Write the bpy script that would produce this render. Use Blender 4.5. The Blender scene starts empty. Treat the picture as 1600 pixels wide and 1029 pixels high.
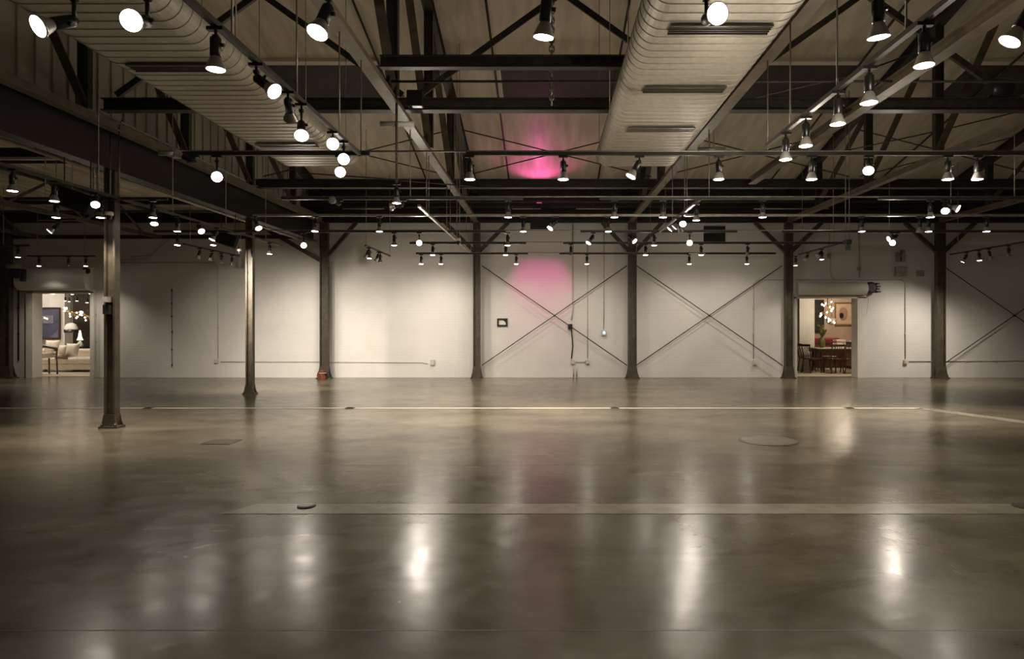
import bpy, math, random
from mathutils import Vector, Matrix, Quaternion
random.seed(7)
S = bpy.context.scene
COL = S.collection
# ---------------------------------------------------------------- camera, world, exposure
FPX, CX, CY, EYE = 1000.0, 854.0, 503.0, 1.6        # focal length and optical centre in photo pixels, eye height in metres
cam_data = bpy.data.cameras.new('camera')
cam = bpy.data.objects.new('camera', cam_data)
COL.objects.link(cam)
cam.location = (0, 0, EYE)
cam.rotation_euler = (math.pi / 2, 0, 0)
cam_data.sensor_width = 36.0
cam_data.lens = 36.0 * FPX / 1600.0
cam_data.shift_x = (800.0 - CX) / 1600.0
cam_data.shift_y = -(514.5 - CY) / 1600.0
cam_data.clip_start = 0.05
S.camera = cam
world = bpy.data.worlds.new('world')
S.world = world
world.use_nodes = True
world.node_tree.nodes['Background'].inputs[0].default_value = (0.9, 0.8, 0.65, 1)
world.node_tree.nodes['Background'].inputs[1].default_value = 0.004
S.view_settings.view_transform = 'Standard'
S.view_settings.look = 'None'
S.view_settings.gamma = 1.0
S.view_settings.exposure = 0.7
try:
    S.view_settings.use_curve_mapping = False
    S.cycles.use_denoising = True
    S.cycles.sample_clamp_indirect = 4.0
    S.cycles.max_bounces = 8
    S.cycles.diffuse_bounces = 5
    S.cycles.caustics_reflective = False
    S.cycles.caustics_refractive = False
except Exception:
    pass
LAMP_COL = (1.0, 0.895, 0.755)
POWER = 1.0                                          # one dimmer for all the track lamps


def P(px, py, y):
    """The point at depth y that the photograph shows at pixel (px, py)."""
    return Vector(((px - CX) * y / FPX, y, EYE - (py - CY) * y / FPX))


# ---------------------------------------------------------------- materials
def nodes_of(name):
    m = bpy.data.materials.new(name)
    m.use_nodes = True
    return m, m.node_tree.nodes, m.node_tree.links, m.node_tree.nodes['Principled BSDF']


def mat(name, c1, c2=None, rough=0.5, metal=0.0, scale=6.0, bump=0.0, stretch=(1, 1, 1), detail=4.0, spec=0.5, lo=0.35, hi=0.65):
    m, N, L, b = nodes_of(name)
    c2 = c2 or tuple(x * 0.8 for x in c1)
    tc = N.new('ShaderNodeTexCoord')
    mp = N.new('ShaderNodeMapping')
    mp.inputs['Scale'].default_value = stretch
    L.new(tc.outputs['Object'], mp.inputs['Vector'])
    nz = N.new('ShaderNodeTexNoise')
    nz.inputs['Scale'].default_value = scale
    nz.inputs['Detail'].default_value = detail
    L.new(mp.outputs['Vector'], nz.inputs['Vector'])
    r = N.new('ShaderNodeValToRGB')
    r.color_ramp.elements[0].position = lo
    r.color_ramp.elements[1].position = hi
    r.color_ramp.elements[0].color = (*c2, 1)
    r.color_ramp.elements[1].color = (*c1, 1)
    L.new(nz.outputs['Fac'], r.inputs['Fac'])
    L.new(r.outputs['Color'], b.inputs['Base Color'])
    b.inputs['Roughness'].default_value = rough
    b.inputs['Metallic'].default_value = metal
    b.inputs['Specular IOR Level'].default_value = spec
    if bump:
        bp = N.new('ShaderNodeBump')
        bp.inputs['Strength'].default_value = bump
        bp.inputs['Distance'].default_value = 0.02
        L.new(nz.outputs['Fac'], bp.inputs['Height'])
        L.new(bp.outputs['Normal'], b.inputs['Normal'])
    return m


def emit(name, col, strength, base=(0.8, 0.8, 0.8)):
    m, N, L, b = nodes_of(name)
    b.inputs['Base Color'].default_value = (*base, 1)
    b.inputs['Emission Color'].default_value = (*col, 1)
    b.inputs['Emission Strength'].default_value = strength
    return m


def floor_material():
    m, N, L, b = nodes_of('polished_concrete')
    tc = N.new('ShaderNodeTexCoord')

    def noise(scale, detail, rough=0.55, stretch=(1, 1, 1), dist=0.0):
        mp = N.new('ShaderNodeMapping')
        mp.inputs['Scale'].default_value = stretch
        L.new(tc.outputs['Object'], mp.inputs['Vector'])
        n = N.new('ShaderNodeTexNoise')
        n.inputs['Scale'].default_value = scale
        n.inputs['Detail'].default_value = detail
        n.inputs['Roughness'].default_value = rough
        n.inputs['Distortion'].default_value = dist
        L.new(mp.outputs['Vector'], n.inputs['Vector'])
        return n
    big = noise(0.40, 7, 0.62, dist=0.5)
    fine = noise(9.0, 8, 0.7)
    stain = noise(0.9, 9, 0.66, stretch=(0.5, 1, 1), dist=0.8)
    smear = noise(1.6, 6, 0.6, stretch=(0.22, 1, 1), dist=0.4)

    def ramp(n, stops):
        r = N.new('ShaderNodeValToRGB')
        e = r.color_ramp.elements
        while len(e) < len(stops):
            e.new(0.5)
        for k, (p, c0) in enumerate(stops):
            e[k].position = p
            e[k].color = (*c0, 1)
        L.new(n.outputs['Fac'], r.inputs['Fac'])
        return r

    def mul(a, b0, f):
        mx = N.new('ShaderNodeMix')
        mx.data_type = 'RGBA'
        mx.blend_type = 'MULTIPLY'
        mx.inputs[0].default_value = f
        L.new(a, mx.inputs[6])
        L.new(b0, mx.inputs[7])
        return mx.outputs[2]
    c0 = ramp(big, [(0.28, (0.105, 0.087, 0.058)), (0.5, (0.165, 0.142, 0.099)), (0.74, (0.250, 0.222, 0.162))]).outputs['Color']
    c0 = mul(c0, ramp(stain, [(0.33, (0.36, 0.32, 0.28)), (0.46, (0.76, 0.73, 0.68)), (0.60, (1, 1, 1))]).outputs['Color'], 0.85)
    c0 = mul(c0, ramp(smear, [(0.32, (0.66, 0.63, 0.58)), (0.58, (1, 1, 1))]).outputs['Color'], 0.8)
    c0 = mul(c0, ramp(fine, [(0.25, (0.86, 0.85, 0.83)), (0.75, (1, 1, 1))]).outputs['Color'], 0.8)
    L.new(c0, b.inputs['Base Color'])
    mott = noise(4.0, 5, 0.5, stretch=(0.8, 1, 1), dist=0.3)
    rr = N.new('ShaderNodeMapRange')
    rr.inputs['From Min'].default_value = 0.2
    rr.inputs['From Max'].default_value = 0.8
    rr.inputs['To Min'].default_value = 0.29
    rr.inputs['To Max'].default_value = 0.17
    L.new(mott.outputs['Fac'], rr.inputs['Value'])
    L.new(rr.outputs['Result'], b.inputs['Roughness'])
    b.inputs['Specular IOR Level'].default_value = 0.5
    bp = N.new('ShaderNodeBump')
    bp.inputs['Strength'].default_value = 0.25
    bp.inputs['Distance'].default_value = 0.012
    L.new(mott.outputs['Fac'], bp.inputs['Height'])
    L.new(bp.outputs['Normal'], b.inputs['Normal'])
    return m


def brick_material(name, c1, c2):
    m, N, L, b = nodes_of(name)
    tc = N.new('ShaderNodeTexCoord')
    sp = N.new('ShaderNodeSeparateXYZ')
    cb = N.new('ShaderNodeCombineXYZ')
    L.new(tc.outputs['Object'], sp.inputs[0])
    ad = N.new('ShaderNodeMath')
    ad.operation = 'ADD'
    L.new(sp.outputs['X'], ad.inputs[0])
    L.new(sp.outputs['Y'], ad.inputs[1])
    L.new(ad.outputs[0], cb.inputs['X'])
    L.new(sp.outputs['Z'], cb.inputs['Y'])
    br = N.new('ShaderNodeTexBrick')
    br.inputs['Scale'].default_value = 1.0
    br.inputs['Mortar Size'].default_value = 0.008
    br.inputs['Mortar Smooth'].default_value = 0.6
    br.inputs['Brick Width'].default_value = 0.22
    br.inputs['Row Height'].default_value = 0.08
    br.inputs['Color1'].default_value = (1, 1, 1, 1)
    br.inputs['Color2'].default_value = (0.93, 0.93, 0.93, 1)
    br.inputs['Mortar'].default_value = (0.55, 0.55, 0.55, 1)
    L.new(cb.outputs[0], br.inputs['Vector'])
    nz = N.new('ShaderNodeTexNoise')
    nz.inputs['Scale'].default_value = 0.8
    nz.inputs['Detail'].default_value = 7
    L.new(tc.outputs['Object'], nz.inputs['Vector'])
    r = N.new('ShaderNodeValToRGB')
    r.color_ramp.elements[0].position, r.color_ramp.elements[0].color = 0.35, (*c2, 1)
    r.color_ramp.elements[1].position, r.color_ramp.elements[1].color = 0.6, (*c1, 1)
    L.new(nz.outputs['Fac'], r.inputs['Fac'])
    mx = N.new('ShaderNodeMix')
    mx.data_type = 'RGBA'
    mx.blend_type = 'MULTIPLY'
    mx.inputs[0].default_value = 0.12
    L.new(r.outputs['Color'], mx.inputs[6])
    L.new(br.outputs['Color'], mx.inputs[7])
    L.new(mx.outputs[2], b.inputs['Base Color'])
    b.inputs['Roughness'].default_value = 0.6
    bp = N.new('ShaderNodeBump')
    bp.inputs['Strength'].default_value = 0.35
    bp.inputs['Distance'].default_value = 0.01
    L.new(br.outputs['Color'], bp.inputs['Height'])
    L.new(bp.outputs['Normal'], b.inputs['Normal'])
    return m


M = {}
M['floor'] = floor_material()
M['wall'] = brick_material('white_painted_brick', (0.73, 0.705, 0.67), (0.66, 0.635, 0.60))
M['plaster'] = mat('white_plaster', (0.74, 0.71, 0.65), (0.68, 0.65, 0.59), 0.6, scale=3, bump=0.05)
M['roof'] = mat('tan_insulation_sheet', (0.80, 0.735, 0.62), (0.62, 0.555, 0.45), 0.45, scale=2.2, bump=0.7, stretch=(2.6, 0.35, 1), detail=6)
M['clad'] = mat('clerestory_sheet', (0.47, 0.43, 0.36), (0.38, 0.345, 0.28), 0.5, scale=1.5, stretch=(1, 1, 0.3))
M['dark'] = mat('dark_painted_steel', (0.040, 0.034, 0.026), (0.022, 0.018, 0.013), 0.45, scale=9, bump=0.1)
M['steel'] = mat('olive_brown_steel', (0.085, 0.068, 0.044), (0.048, 0.037, 0.023), 0.55, scale=7, bump=0.12)
M['chord'] = mat('pale_brown_steel', (0.19, 0.150, 0.105), (0.12, 0.093, 0.062), 0.45, scale=5, bump=0.12)  # paler brown than the other steel
M['black'] = mat('black_enamel', (0.014, 0.013, 0.012), (0.009, 0.008, 0.007), 0.35, scale=20)
M['cloth'] = mat('matt_black', (0.010, 0.0095, 0.009), (0.006, 0.006, 0.0055), 0.85, scale=30, spec=0.2)
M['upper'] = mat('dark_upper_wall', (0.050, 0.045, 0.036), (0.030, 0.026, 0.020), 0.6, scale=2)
M['galv'] = mat('galvanised_sheet', (0.43, 0.39, 0.31), (0.36, 0.32, 0.25), 0.48, metal=0.3, scale=14, bump=0.03)
M['conduit'] = mat('grey_conduit', (0.42, 0.39, 0.33), (0.30, 0.27, 0.22), 0.4, metal=0.5, scale=10)
M['whitepipe'] = mat('painted_conduit', (0.55, 0.52, 0.46), (0.46, 0.43, 0.37), 0.45, scale=8)
M['bulb'] = mat('silvered_bulb', (0.50, 0.48, 0.44), (0.36, 0.34, 0.31), 0.28, metal=0.6, scale=9)
M['lens_off'] = mat('clear_lens', (0.42, 0.41, 0.39), (0.32, 0.31, 0.30), 0.15, scale=30)
M['lens'] = emit('lit_lens', (1.0, 0.93, 0.82), 14.0)
M['strip'] = mat('pale_concrete_patch', (0.60, 0.55, 0.44), (0.46, 0.415, 0.32), 0.30, scale=5, detail=8)
M['strip_dim'] = mat('grey_concrete_patch', (0.285, 0.258, 0.20), (0.20, 0.18, 0.135), 0.25, scale=4, detail=8)
M['plate'] = mat('dark_floor_plate', (0.105, 0.090, 0.065), (0.070, 0.058, 0.040), 0.35, scale=8)
M['white'] = mat('white_plastic', (0.78, 0.76, 0.70), (0.72, 0.70, 0.64), 0.4, scale=6)
M['orange'] = mat('orange_cloth', (0.26, 0.065, 0.022), (0.12, 0.032, 0.014), 0.7, scale=14, bump=0.3)


# ---------------------------------------------------------------- mesh building
class MB:
    def __init__(self):
        self.v, self.f, self.s = [], [], []

    def add(self, vs, fs, smooth=False):
        o = len(self.v)
        self.v += [Vector(v) for v in vs]
        self.f += [tuple(i + o for i in f) for f in fs]
        self.s += [smooth] * len(fs)
        return self

    def box(self, c, size, rot=None):
        c = Vector(c)
        h = Vector(size) / 2
        vs = []
        for sx in (-1, 1):
            for sy in (-1, 1):
                for sz in (-1, 1):
                    p = Vector((sx * h.x, sy * h.y, sz * h.z))
                    if rot is not None:
                        p = rot @ p
                    vs.append(c + p)
        return self.add(vs, [(0, 1, 3, 2), (4, 6, 7, 5), (0, 4, 5, 1), (2, 3, 7, 6), (0, 2, 6, 4), (1, 5, 7, 3)])

    def span(self, a, b):
        a, b = Vector(a), Vector(b)
        return self.box((a + b) / 2, (abs(b.x - a.x), abs(b.y - a.y), abs(b.z - a.z)))

    def frame(self, a, b, side=None):
        d = (Vector(b) - Vector(a)).normalized()
        ref = Vector(side) if side is not None else (Vector((0, 0, 1)) if abs(d.z) < 0.95 else Vector((1, 0, 0)))
        w = d.cross(ref)
        if w.length < 1e-5:
            w = d.cross(Vector((0, 1, 0)))
        w.normalize()
        u = w.cross(d).normalized()
        return d, w, u

    def bar(self, a, b, w, h, side=None, off=(0, 0)):
        """A straight bar of width w (across) and height h (along the reference side)."""
        a, b = Vector(a), Vector(b)
        d, wv, uv = self.frame(a, b, side)
        a = a + wv * off[0] + uv * off[1]
        b = b + wv * off[0] + uv * off[1]
        vs = []
        for p in (a, b):
            for sx, sy in ((-1, -1), (1, -1), (1, 1), (-1, 1)):
                vs.append(p + wv * (sx * w / 2) + uv * (sy * h / 2))
        return self.add(vs, [(3, 2, 1, 0), (4, 5, 6, 7), (0, 1, 5, 4), (1, 2, 6, 5), (2, 3, 7, 6), (3, 0, 4, 7)])

    def ibeam(self, a, b, w, h, t=0.014, side=None):
        self.bar(a, b, w, t, side, (0, h / 2 - t / 2))
        self.bar(a, b, w, t, side, (0, -h / 2 + t / 2))
        return self.bar(a, b, t, h - 2 * t, side)

    def angle(self, a, b, w, t=0.012, side=None):
        """A double angle: two legs side by side under a flat top."""
        self.bar(a, b, w, t, side, (0, -w / 2 + t / 2))
        self.bar(a, b, t * 1.4, w - t, side, (-t * 0.9, t / 2))
        return self.bar(a, b, t * 1.4, w - t, side, (t * 0.9, t / 2))

    def tube(self, pts, r, n=10, caps=True):
        pts = [Vector(p) for p in pts]
        rings = []
        for i, p in enumerate(pts):
            a = pts[max(i - 1, 0)]
            b = pts[min(i + 1, len(pts) - 1)]
            d, w, u = self.frame(a, b)
            rings.append([p + (w * math.cos(k * 2 * math.pi / n) + u * math.sin(k * 2 * math.pi / n)) * r for k in range(n)])
        vs = [v for ring in rings for v in ring]
        fs = []
        for i in range(len(pts) - 1):
            for k in range(n):
                k2 = (k + 1) % n
                fs.append((i * n + k, (i + 1) * n + k, (i + 1) * n + k2, i * n + k2))
        self.add(vs, fs, True)
        if caps:
            o = len(self.v) - len(vs)
            self.f.append(tuple(o + k for k in range(n)))
            self.f.append(tuple(o + (len(pts) - 1) * n + k for k in reversed(range(n))))
            self.s += [False, False]
        return self

    def lathe(self, prof, n=20, c=(0, 0, 0), closed=True, rot=None, smooth=True):
        """prof: (radius, z) pairs turned about Z at c."""
        c = Vector(c)
        vs, fs = [], []
        for r, z in prof:
            for k in range(n):
                p = Vector((r * math.cos(2 * math.pi * k / n), r * math.sin(2 * math.pi * k / n), z))
                if rot is not None:
                    p = rot @ p
                vs.append(c + p)
        for i in range(len(prof) - 1):
            for k in range(n):
                k2 = (k + 1) % n
                fs.append((i * n + k, i * n + k2, (i + 1) * n + k2, (i + 1) * n + k))
        self.add(vs, fs, smooth)
        if closed:
            o = len(self.v) - len(vs)
            self.f.append(tuple(o + k for k in reversed(range(n))))
            self.f.append(tuple(o + (len(prof) - 1) * n + k for k in range(n)))
            self.s += [False, False]
        return self

    def prism(self, poly, a, b):
        """poly: points in the plane through a; swept by the vector b - a."""
        d = Vector(b) - Vector(a)
        n = len(poly)
        vs = [Vector(p) for p in poly] + [Vector(p) + d for p in poly]
        fs = [tuple(range(n)), tuple(reversed(range(n, 2 * n)))]
        for i in range(n):
            j = (i + 1) % n
            fs.append((i, i + n, j + n, j))
        return self.add(vs, fs)

    def build(self, name, m, parent=None, origin=None, bevel=0.0):
        if parent is not None:
            o = Vector(parent.get('_o', (0, 0, 0)))
            if origin is None:
                origin = o
        if origin is None:
            lo = Vector((min(v.x for v in self.v), min(v.y for v in self.v), min(v.z for v in self.v)))
            hi = Vector((max(v.x for v in self.v), max(v.y for v in self.v), max(v.z for v in self.v)))
            origin = Vector(((lo.x + hi.x) / 2, (lo.y + hi.y) / 2, lo.z))
        origin = Vector(origin)
        me = bpy.data.meshes.new(name)
        me.from_pydata([tuple(v - origin) for v in self.v], [], self.f)
        for p, s in zip(me.polygons, self.s):
            p.use_smooth = s
        me.update()
        me.materials.append(m if not isinstance(m, str) else M[m])
        ob = bpy.data.objects.new(name, me)
        COL.objects.link(ob)
        ob['_o'] = tuple(origin)
        if parent is not None:
            ob.parent = parent
            ob.location = origin - Vector(parent.get('_o', (0, 0, 0)))
        else:
            ob.location = origin
        if bevel:
            bv = ob.modifiers.new('edge', 'BEVEL')
            bv.width = bevel
            bv.segments = 2
        return ob


def tag(o, label, cat, group=None):
    o['label'], o['category'], o['kind'] = label, cat, 'thing'
    if group:
        o['group'] = group
    return o


def thing(name, label, cat, loc, group=None):
    o = bpy.data.objects.new(name, None)
    o.empty_display_size = 0.1
    COL.objects.link(o)
    o.location = loc
    o['_o'] = tuple(loc)
    return tag(o, label, cat, group)


def struct(name, mb, m):
    o = mb.build(name, m, origin=(0, 0, 0))
    o['kind'] = 'structure'
    return o


ORD = ['', 'first', 'second', 'third', 'fourth', 'fifth', 'sixth', 'seventh', 'eighth', 'ninth', 'tenth', 'eleventh', 'twelfth', 'thirteenth', 'fourteenth']

# ---------------------------------------------------------------- the setting
WY = 18.5                                            # face of the white brick wall at the back
XL, XR = -17.2, 16.5                                 # side walls
DL = (P(54, 0, WY).x, P(145, 0, WY).x, P(0, 457, WY).z)      # doorway into the lounge: x0, x1, top
DR = (P(1243, 0, WY).x, P(1338, 0, WY).x, P(0, 465, WY).z)   # doorway into the dining showroom


def roof_z(y):
    return 9.78 - 0.235 * y


EAVE = 4.52
struct('floor', MB().span((XL - 5, -3.5, -0.12), (XR + 1, 29, 0)), 'floor')
w = MB()
T = 0.25
for x0, x1 in ((XL, DL[0]), (DL[1], DR[0]), (DR[1], XR)):
    w.span((x0, WY, 0), (x1, WY + T, EAVE))
for d in (DL, DR):
    w.span((d[0], WY, d[2]), (d[1], WY + T, EAVE))
struct('wall_back', w, 'wall')
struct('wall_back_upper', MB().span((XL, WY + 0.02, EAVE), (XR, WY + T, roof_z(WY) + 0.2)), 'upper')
struct('wall_left', MB().span((XL - T, -3.5, 0), (XL, WY, 5.2)), 'wall')
struct('wall_right', MB().span((XR, -3.5, 0), (XR + T, WY, 10.6)), 'wall')
struct('wall_front', MB().span((XL, -3.75, 0), (XR, -3.5, 10.6)), 'wall')
CLX = -6.86                                          # clerestory wall over the girder
cl = MB().span((CLX - 0.06, -3.5, 4.56), (CLX - 0.03, WY, 10.6))
yy = -3.4
while yy < WY - 0.1:
    cl.span((CLX - 0.03, yy, 4.56), (CLX, yy + 0.09, roof_z(max(yy, 0)) - 0.02))
    yy += 0.3
struct('wall_clerestory', cl, 'clad')
c = MB()
c.add([(CLX, -3.5, roof_z(-3.5)), (XR, -3.5, roof_z(-3.5)), (XR, WY + T, roof_z(WY + T)), (CLX, WY + T, roof_z(WY + T)),
       (CLX, -3.5, roof_z(-3.5) + 0.12), (XR, -3.5, roof_z(-3.5) + 0.12), (XR, WY + T, roof_z(WY + T) + 0.12), (CLX, WY + T, roof_z(WY + T) + 0.12)],
      [(0, 1, 2, 3), (7, 6, 5, 4), (0, 4, 5, 1), (1, 5, 6, 2), (2, 6, 7, 3), (3, 7, 4, 0)])
x = CLX + 0.6
while x < XR:                                        # taped seams of the insulation sheets
    c.add([(x, 0, roof_z(0) - 0.012), (x + 0.05, 0, roof_z(0) - 0.012), (x + 0.05, WY, roof_z(WY) - 0.012), (x, WY, roof_z(WY) - 0.012)], [(0, 1, 2, 3)])
    x += 1.23
struct('ceiling', c, 'roof')
lw = MB().span((XL, -3.5, 4.82), (CLX - 0.06, WY, 4.9))
x = XL + 0.2
while x < CLX - 0.2:
    lw.span((x, -3.4, 4.79), (x + 0.08, WY, 4.82))
    x += 0.35
struct('ceiling_side_aisle', lw, 'roof')
# white strips of newer concrete let into the floor
struct('trim_1', MB().span((P(0, 0, 11.9).x - 3, 11.83, 0.0), (P(1440, 0, 11.9).x, 11.98, 0.003)), 'strip')
a, b = P(1438, 637, 11.9), P(1612, 673, 9.41)
struct('trim_2', MB().bar((a.x, a.y, 0.001), (b.x + 1.2, b.y - 0.78, 0.001), 0.30, 0.004), 'strip_dim')
a = P(372, 0, 5.48).x
struct('trim_3', MB().add([(a - 0.08, 5.34, 0.003), (8.5, 5.34, 0.003), (8.5, 5.63, 0.003), (a + 0.10, 5.63, 0.003), (a - 0.08, 5.34, 0), (8.5, 5.34, 0), (8.5, 5.63, 0), (a + 0.10, 5.63, 0)],
                          [(0, 1, 2, 3), (0, 4, 5, 1), (1, 5, 6, 2), (2, 6, 7, 3), (3, 7, 4, 0)]), 'strip_dim')
# joints sawn into the slab
for k, y in enumerate((3.32, 7.15)):
    struct('trim_%d' % (4 + k), MB().span((XL, y, 0), (XR, y + 0.010, 0.0006)), 'plate')

# ---------------------------------------------------------------- steel columns
CY_B = 18.22
COLX = [P(8, 0, CY_B).x] + [(px - CX) * CY_B / 1000 for px in (507, 745, 988, 1232, 1469)]


def column(x, y, top, w, label, braces=(), group=None, flare=1.0, depth=0.14):
    t = thing('steel_column', label, 'column', (x, y, 0), group)
    m = MB()
    tf = 0.03
    d = depth / 2
    m.span((x - w / 2, y - d, 0.03), (x - w / 2 + tf, y + d, top))
    m.span((x + w / 2 - tf, y - d, 0.03), (x + w / 2, y + d, top))
    m.span((x - w / 2 + tf, y - 0.01, 0.03), (x + w / 2 - tf, y + 0.01, top))
    m.build('shaft', 'steel', t)
    MB().span((x - w * 0.85, y - depth * 0.85, 0), (x + w * 0.85, y + depth * 0.85, 0.03)).build('base_plate', 'steel', t)
    h = 0.34 * flare
    for yo in (-d - 0.014, d):
        prof = [(x - w * 0.8, y + yo, 0.03), (x + w * 0.8, y + yo, 0.03), (x + w * 0.62, y + yo, 0.03 + (h - 0.03) * 0.4), (x + w * 0.5, y + yo, h), (x - w * 0.5, y + yo, h), (x - w * 0.62, y + yo, 0.03 + (h - 0.03) * 0.4)]
        MB().prism(prof, (0, 0, 0), (0, 0.014, 0)).build('gusset', 'steel', t)
    for sx in (-0.62, 0.62):
        MB().lathe([(0.018, 0.03), (0.018, 0.06), (0.008, 0.06), (0.008, 0.08)], 8, (x + sx * w, y - depth * 0.7, 0)).build('anchor_bolt', 'dark', t)
    for s, dx, z0, z1 in braces:
        MB().angle((x + s * (w / 2 - 0.02), y, z0), (x + s * dx, y, z1), 0.11).build('knee_brace', 'steel', t)
    return t


WIDTH = 0.235
KN = lambda d: ((-1, d, 3.62, 4.44), (1, d, 3.62, 4.44))
GC = 'columns along the white wall'
column(COLX[0], CY_B, 4.44, 0.36, 'dark steel column at the wall, left of the lounge doorway', group=GC)
column(COLX[1], CY_B, 4.44, WIDTH, 'steel column at the white wall with orange cloth at its foot', ((-1, 1.75, 3.35, 4.30), (1, 0.9, 3.5, 4.44)), GC)
column(COLX[2], CY_B, 4.44, 0.20, 'steel column at the white wall, beside the small black picture frame', KN(0.9), GC)
column(COLX[3], CY_B, 4.44, WIDTH, 'steel column between the two rod crosses on the white wall', KN(0.85), GC)
column(COLX[4], CY_B, 4.44, 0.22, 'steel column at the wall, beside the dining showroom doorway', KN(0.95), GC)
column(COLX[5], CY_B, 4.44, 0.25, 'steel column at the wall, right of the dining showroom doorway', KN(1.0), GC)
GX = -6.60
c178 = column(GX, 9.72, 3.88, 0.165, 'free-standing steel column nearest the camera, with a grey box on it', group='free-standing columns under the girder', flare=0.6, depth=0.12)
column(GX, 14.25, 3.88, 0.155, 'thin free-standing steel column further back under the dark girder', group='free-standing columns under the girder', flare=0.6, depth=0.12)
MB().span((GX - 0.06, 9.60, 1.72), (GX + 0.03, 9.71, 1.86)).build('switch_box', 'dark', c178)
MB().span((GX - 0.05, 9.58, 1.90), (GX + 0.02, 9.71, 1.98)).build('outlet', 'whitepipe', c178)

# cross rods between the wall columns
RY = 18.33
for (xa, xb, where) in ((COLX[2], COLX[3], 'behind the small black frame'), (COLX[3], COLX[4], 'left of the dining showroom doorway'), (COLX[5], COLX[5] + 4.43, 'at the right edge')):
    up = thing('cross_brace', 'thin dark rods crossing on the white wall, ' + where, 'brace', ((xa + xb) / 2, RY, 0.3), 'rod crosses on the white wall')
    MB().tube([(xa + 0.13, RY, 3.22), (xb - 0.13, RY, 0.36)], 0.013, 8).build('rod', 'dark', up)
    MB().tube([(xa + 0.13, RY + 0.03, 0.36), (xb - 0.13, RY + 0.03, 3.22)], 0.013, 8).build('rod', 'dark', up)
    mid = ((xa + xb) / 2, RY + 0.015, 1.785)
    MB().lathe([(0.03, -0.035), (0.03, 0.035)], 10, mid, rot=Matrix.Rotation(math.pi / 2, 3, 'X')).build('clamp', 'dark', up)

# ---------------------------------------------------------------- roof trusses
CH = 4.50                                            # centre of the bottom chords


def top_z(y):
    return 9.52 - 0.235 * y


def truss(x, label, posts, rods, y0=0.4, y1=CY_B, wid=0.15):
    t = thing('roof_truss', label, 'truss', (x, y1, CH), 'roof trusses running front to back')
    MB().bar((x, y0, CH - 0.055), (x, y1, CH - 0.055), wid, 0.016).bar((x - 0.022, y0, CH + 0.01), (x - 0.022, y1, CH + 0.01), 0.014, 0.115).bar((x + 0.022, y0, CH + 0.01), (x + 0.022, y1, CH + 0.01), 0.014, 0.115).build('bottom_chord', 'chord', t)
    MB().ibeam((x, y0, top_z(y0)), (x, y1, top_z(y1)), 0.16, 0.2).build('top_chord', 'dark', t)
    for y in posts:
        MB().span((x - 0.075, y - 0.05, CH + 0.07), (x - 0.06, y + 0.05, top_z(y) - 0.1)).span((x + 0.06, y - 0.05, CH + 0.07), (x + 0.075, y + 0.05, top_z(y) - 0.1)).span((x - 0.06, y - 0.007, CH + 0.07), (x + 0.06, y + 0.007, top_z(y) - 0.1)).build('post', 'dark', t)
    for ya, za, yb, zb in rods:
        MB().bar((x - 0.03, ya, za), (x - 0.03, yb, zb), 0.02, 0.06, (1, 0, 0)).bar((x + 0.03, ya, za), (x + 0.03, yb, zb), 0.02, 0.06, (1, 0, 0)).build('diagonal', 'steel', t)
    for y in posts:
        MB().span((x - 0.008, y - 0.17, CH + 0.068), (x + 0.008, y - 0.052, CH + 0.25)).build('gusset_plate', 'dark', t)
    return t


def web(posts):
    r = []
    for a, b in zip(posts[:-1], posts[1:]):
        r.append((a, top_z(a) - 0.15, b, CH + 0.1))
    return r


LP = [6.4, 8.9, 11.4, 13.87, 16.2]
CP = [5.5, 8.35, 10.9, 13.4, 15.9]
RP = [6.3, 8.8, 11.26, 13.7, 16.2]
truss(-6.42, 'truss against the ribbed clerestory wall, above the dark girder', LP, web(LP))
truss(COLX[2] - 0.02, 'truss ending over the column beside the small black frame', CP, web(CP))
truss(COLX[3] - 0.05, 'truss beside the wide duct, ending over the column between the rod crosses', CP, web(CP))
truss(COLX[4], 'truss ending over the column beside the dining showroom doorway', RP, web(RP))
truss(COLX[5], 'truss nearest the right edge, ending right of the dining showroom doorway', RP, web(RP))
# stub posts that carry the trusses down to the eave
tag(MB().ibeam((4.46, 2.2, 4.66), (4.46, 13.9, 4.66), 0.17, 0.14).build('ceiling_joist', 'chord'), 'brown steel joist running front to back right of the wide duct', 'joist')

# cross beams
GB = 'dark beams running side to side across the hall'
tag(MB().ibeam((GX + 0.1, 9.4, 4.78), (XR, 9.4, 4.78), 0.16, 0.18).build('cross_beam', 'dark'), 'nearer long dark cross beam, in front of the dark roof panels', 'beam', GB)
tag(MB().ibeam((GX + 0.1, 14.3, 4.685), (XR, 14.3, 4.685), 0.16, 0.19).build('cross_beam', 'dark'), 'farther long dark cross beam, passing in front of the pink glow', 'beam', GB)
tag(MB().ibeam((COLX[2] + 0.08, 7.35, 4.58), (COLX[3] - 0.14, 7.35, 4.58), 0.1, 0.14).build('cross_beam', 'dark'), 'short dark cross beam between two trusses, left of the wide duct', 'beam', GB)
tag(MB().ibeam((XL, 18.3, 4.47), (XR, 18.3, 4.47), 0.14, 0.06).build('eave_beam', 'dark'), 'dark beam along the top of the white wall', 'beam')
tag(MB().ibeam((GX, -1, 4.21), (GX, 18.1, 4.21), 0.2, 0.65, 0.02).build('girder', 'black'), 'deep dark girder carried by the free-standing columns', 'girder')
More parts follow.
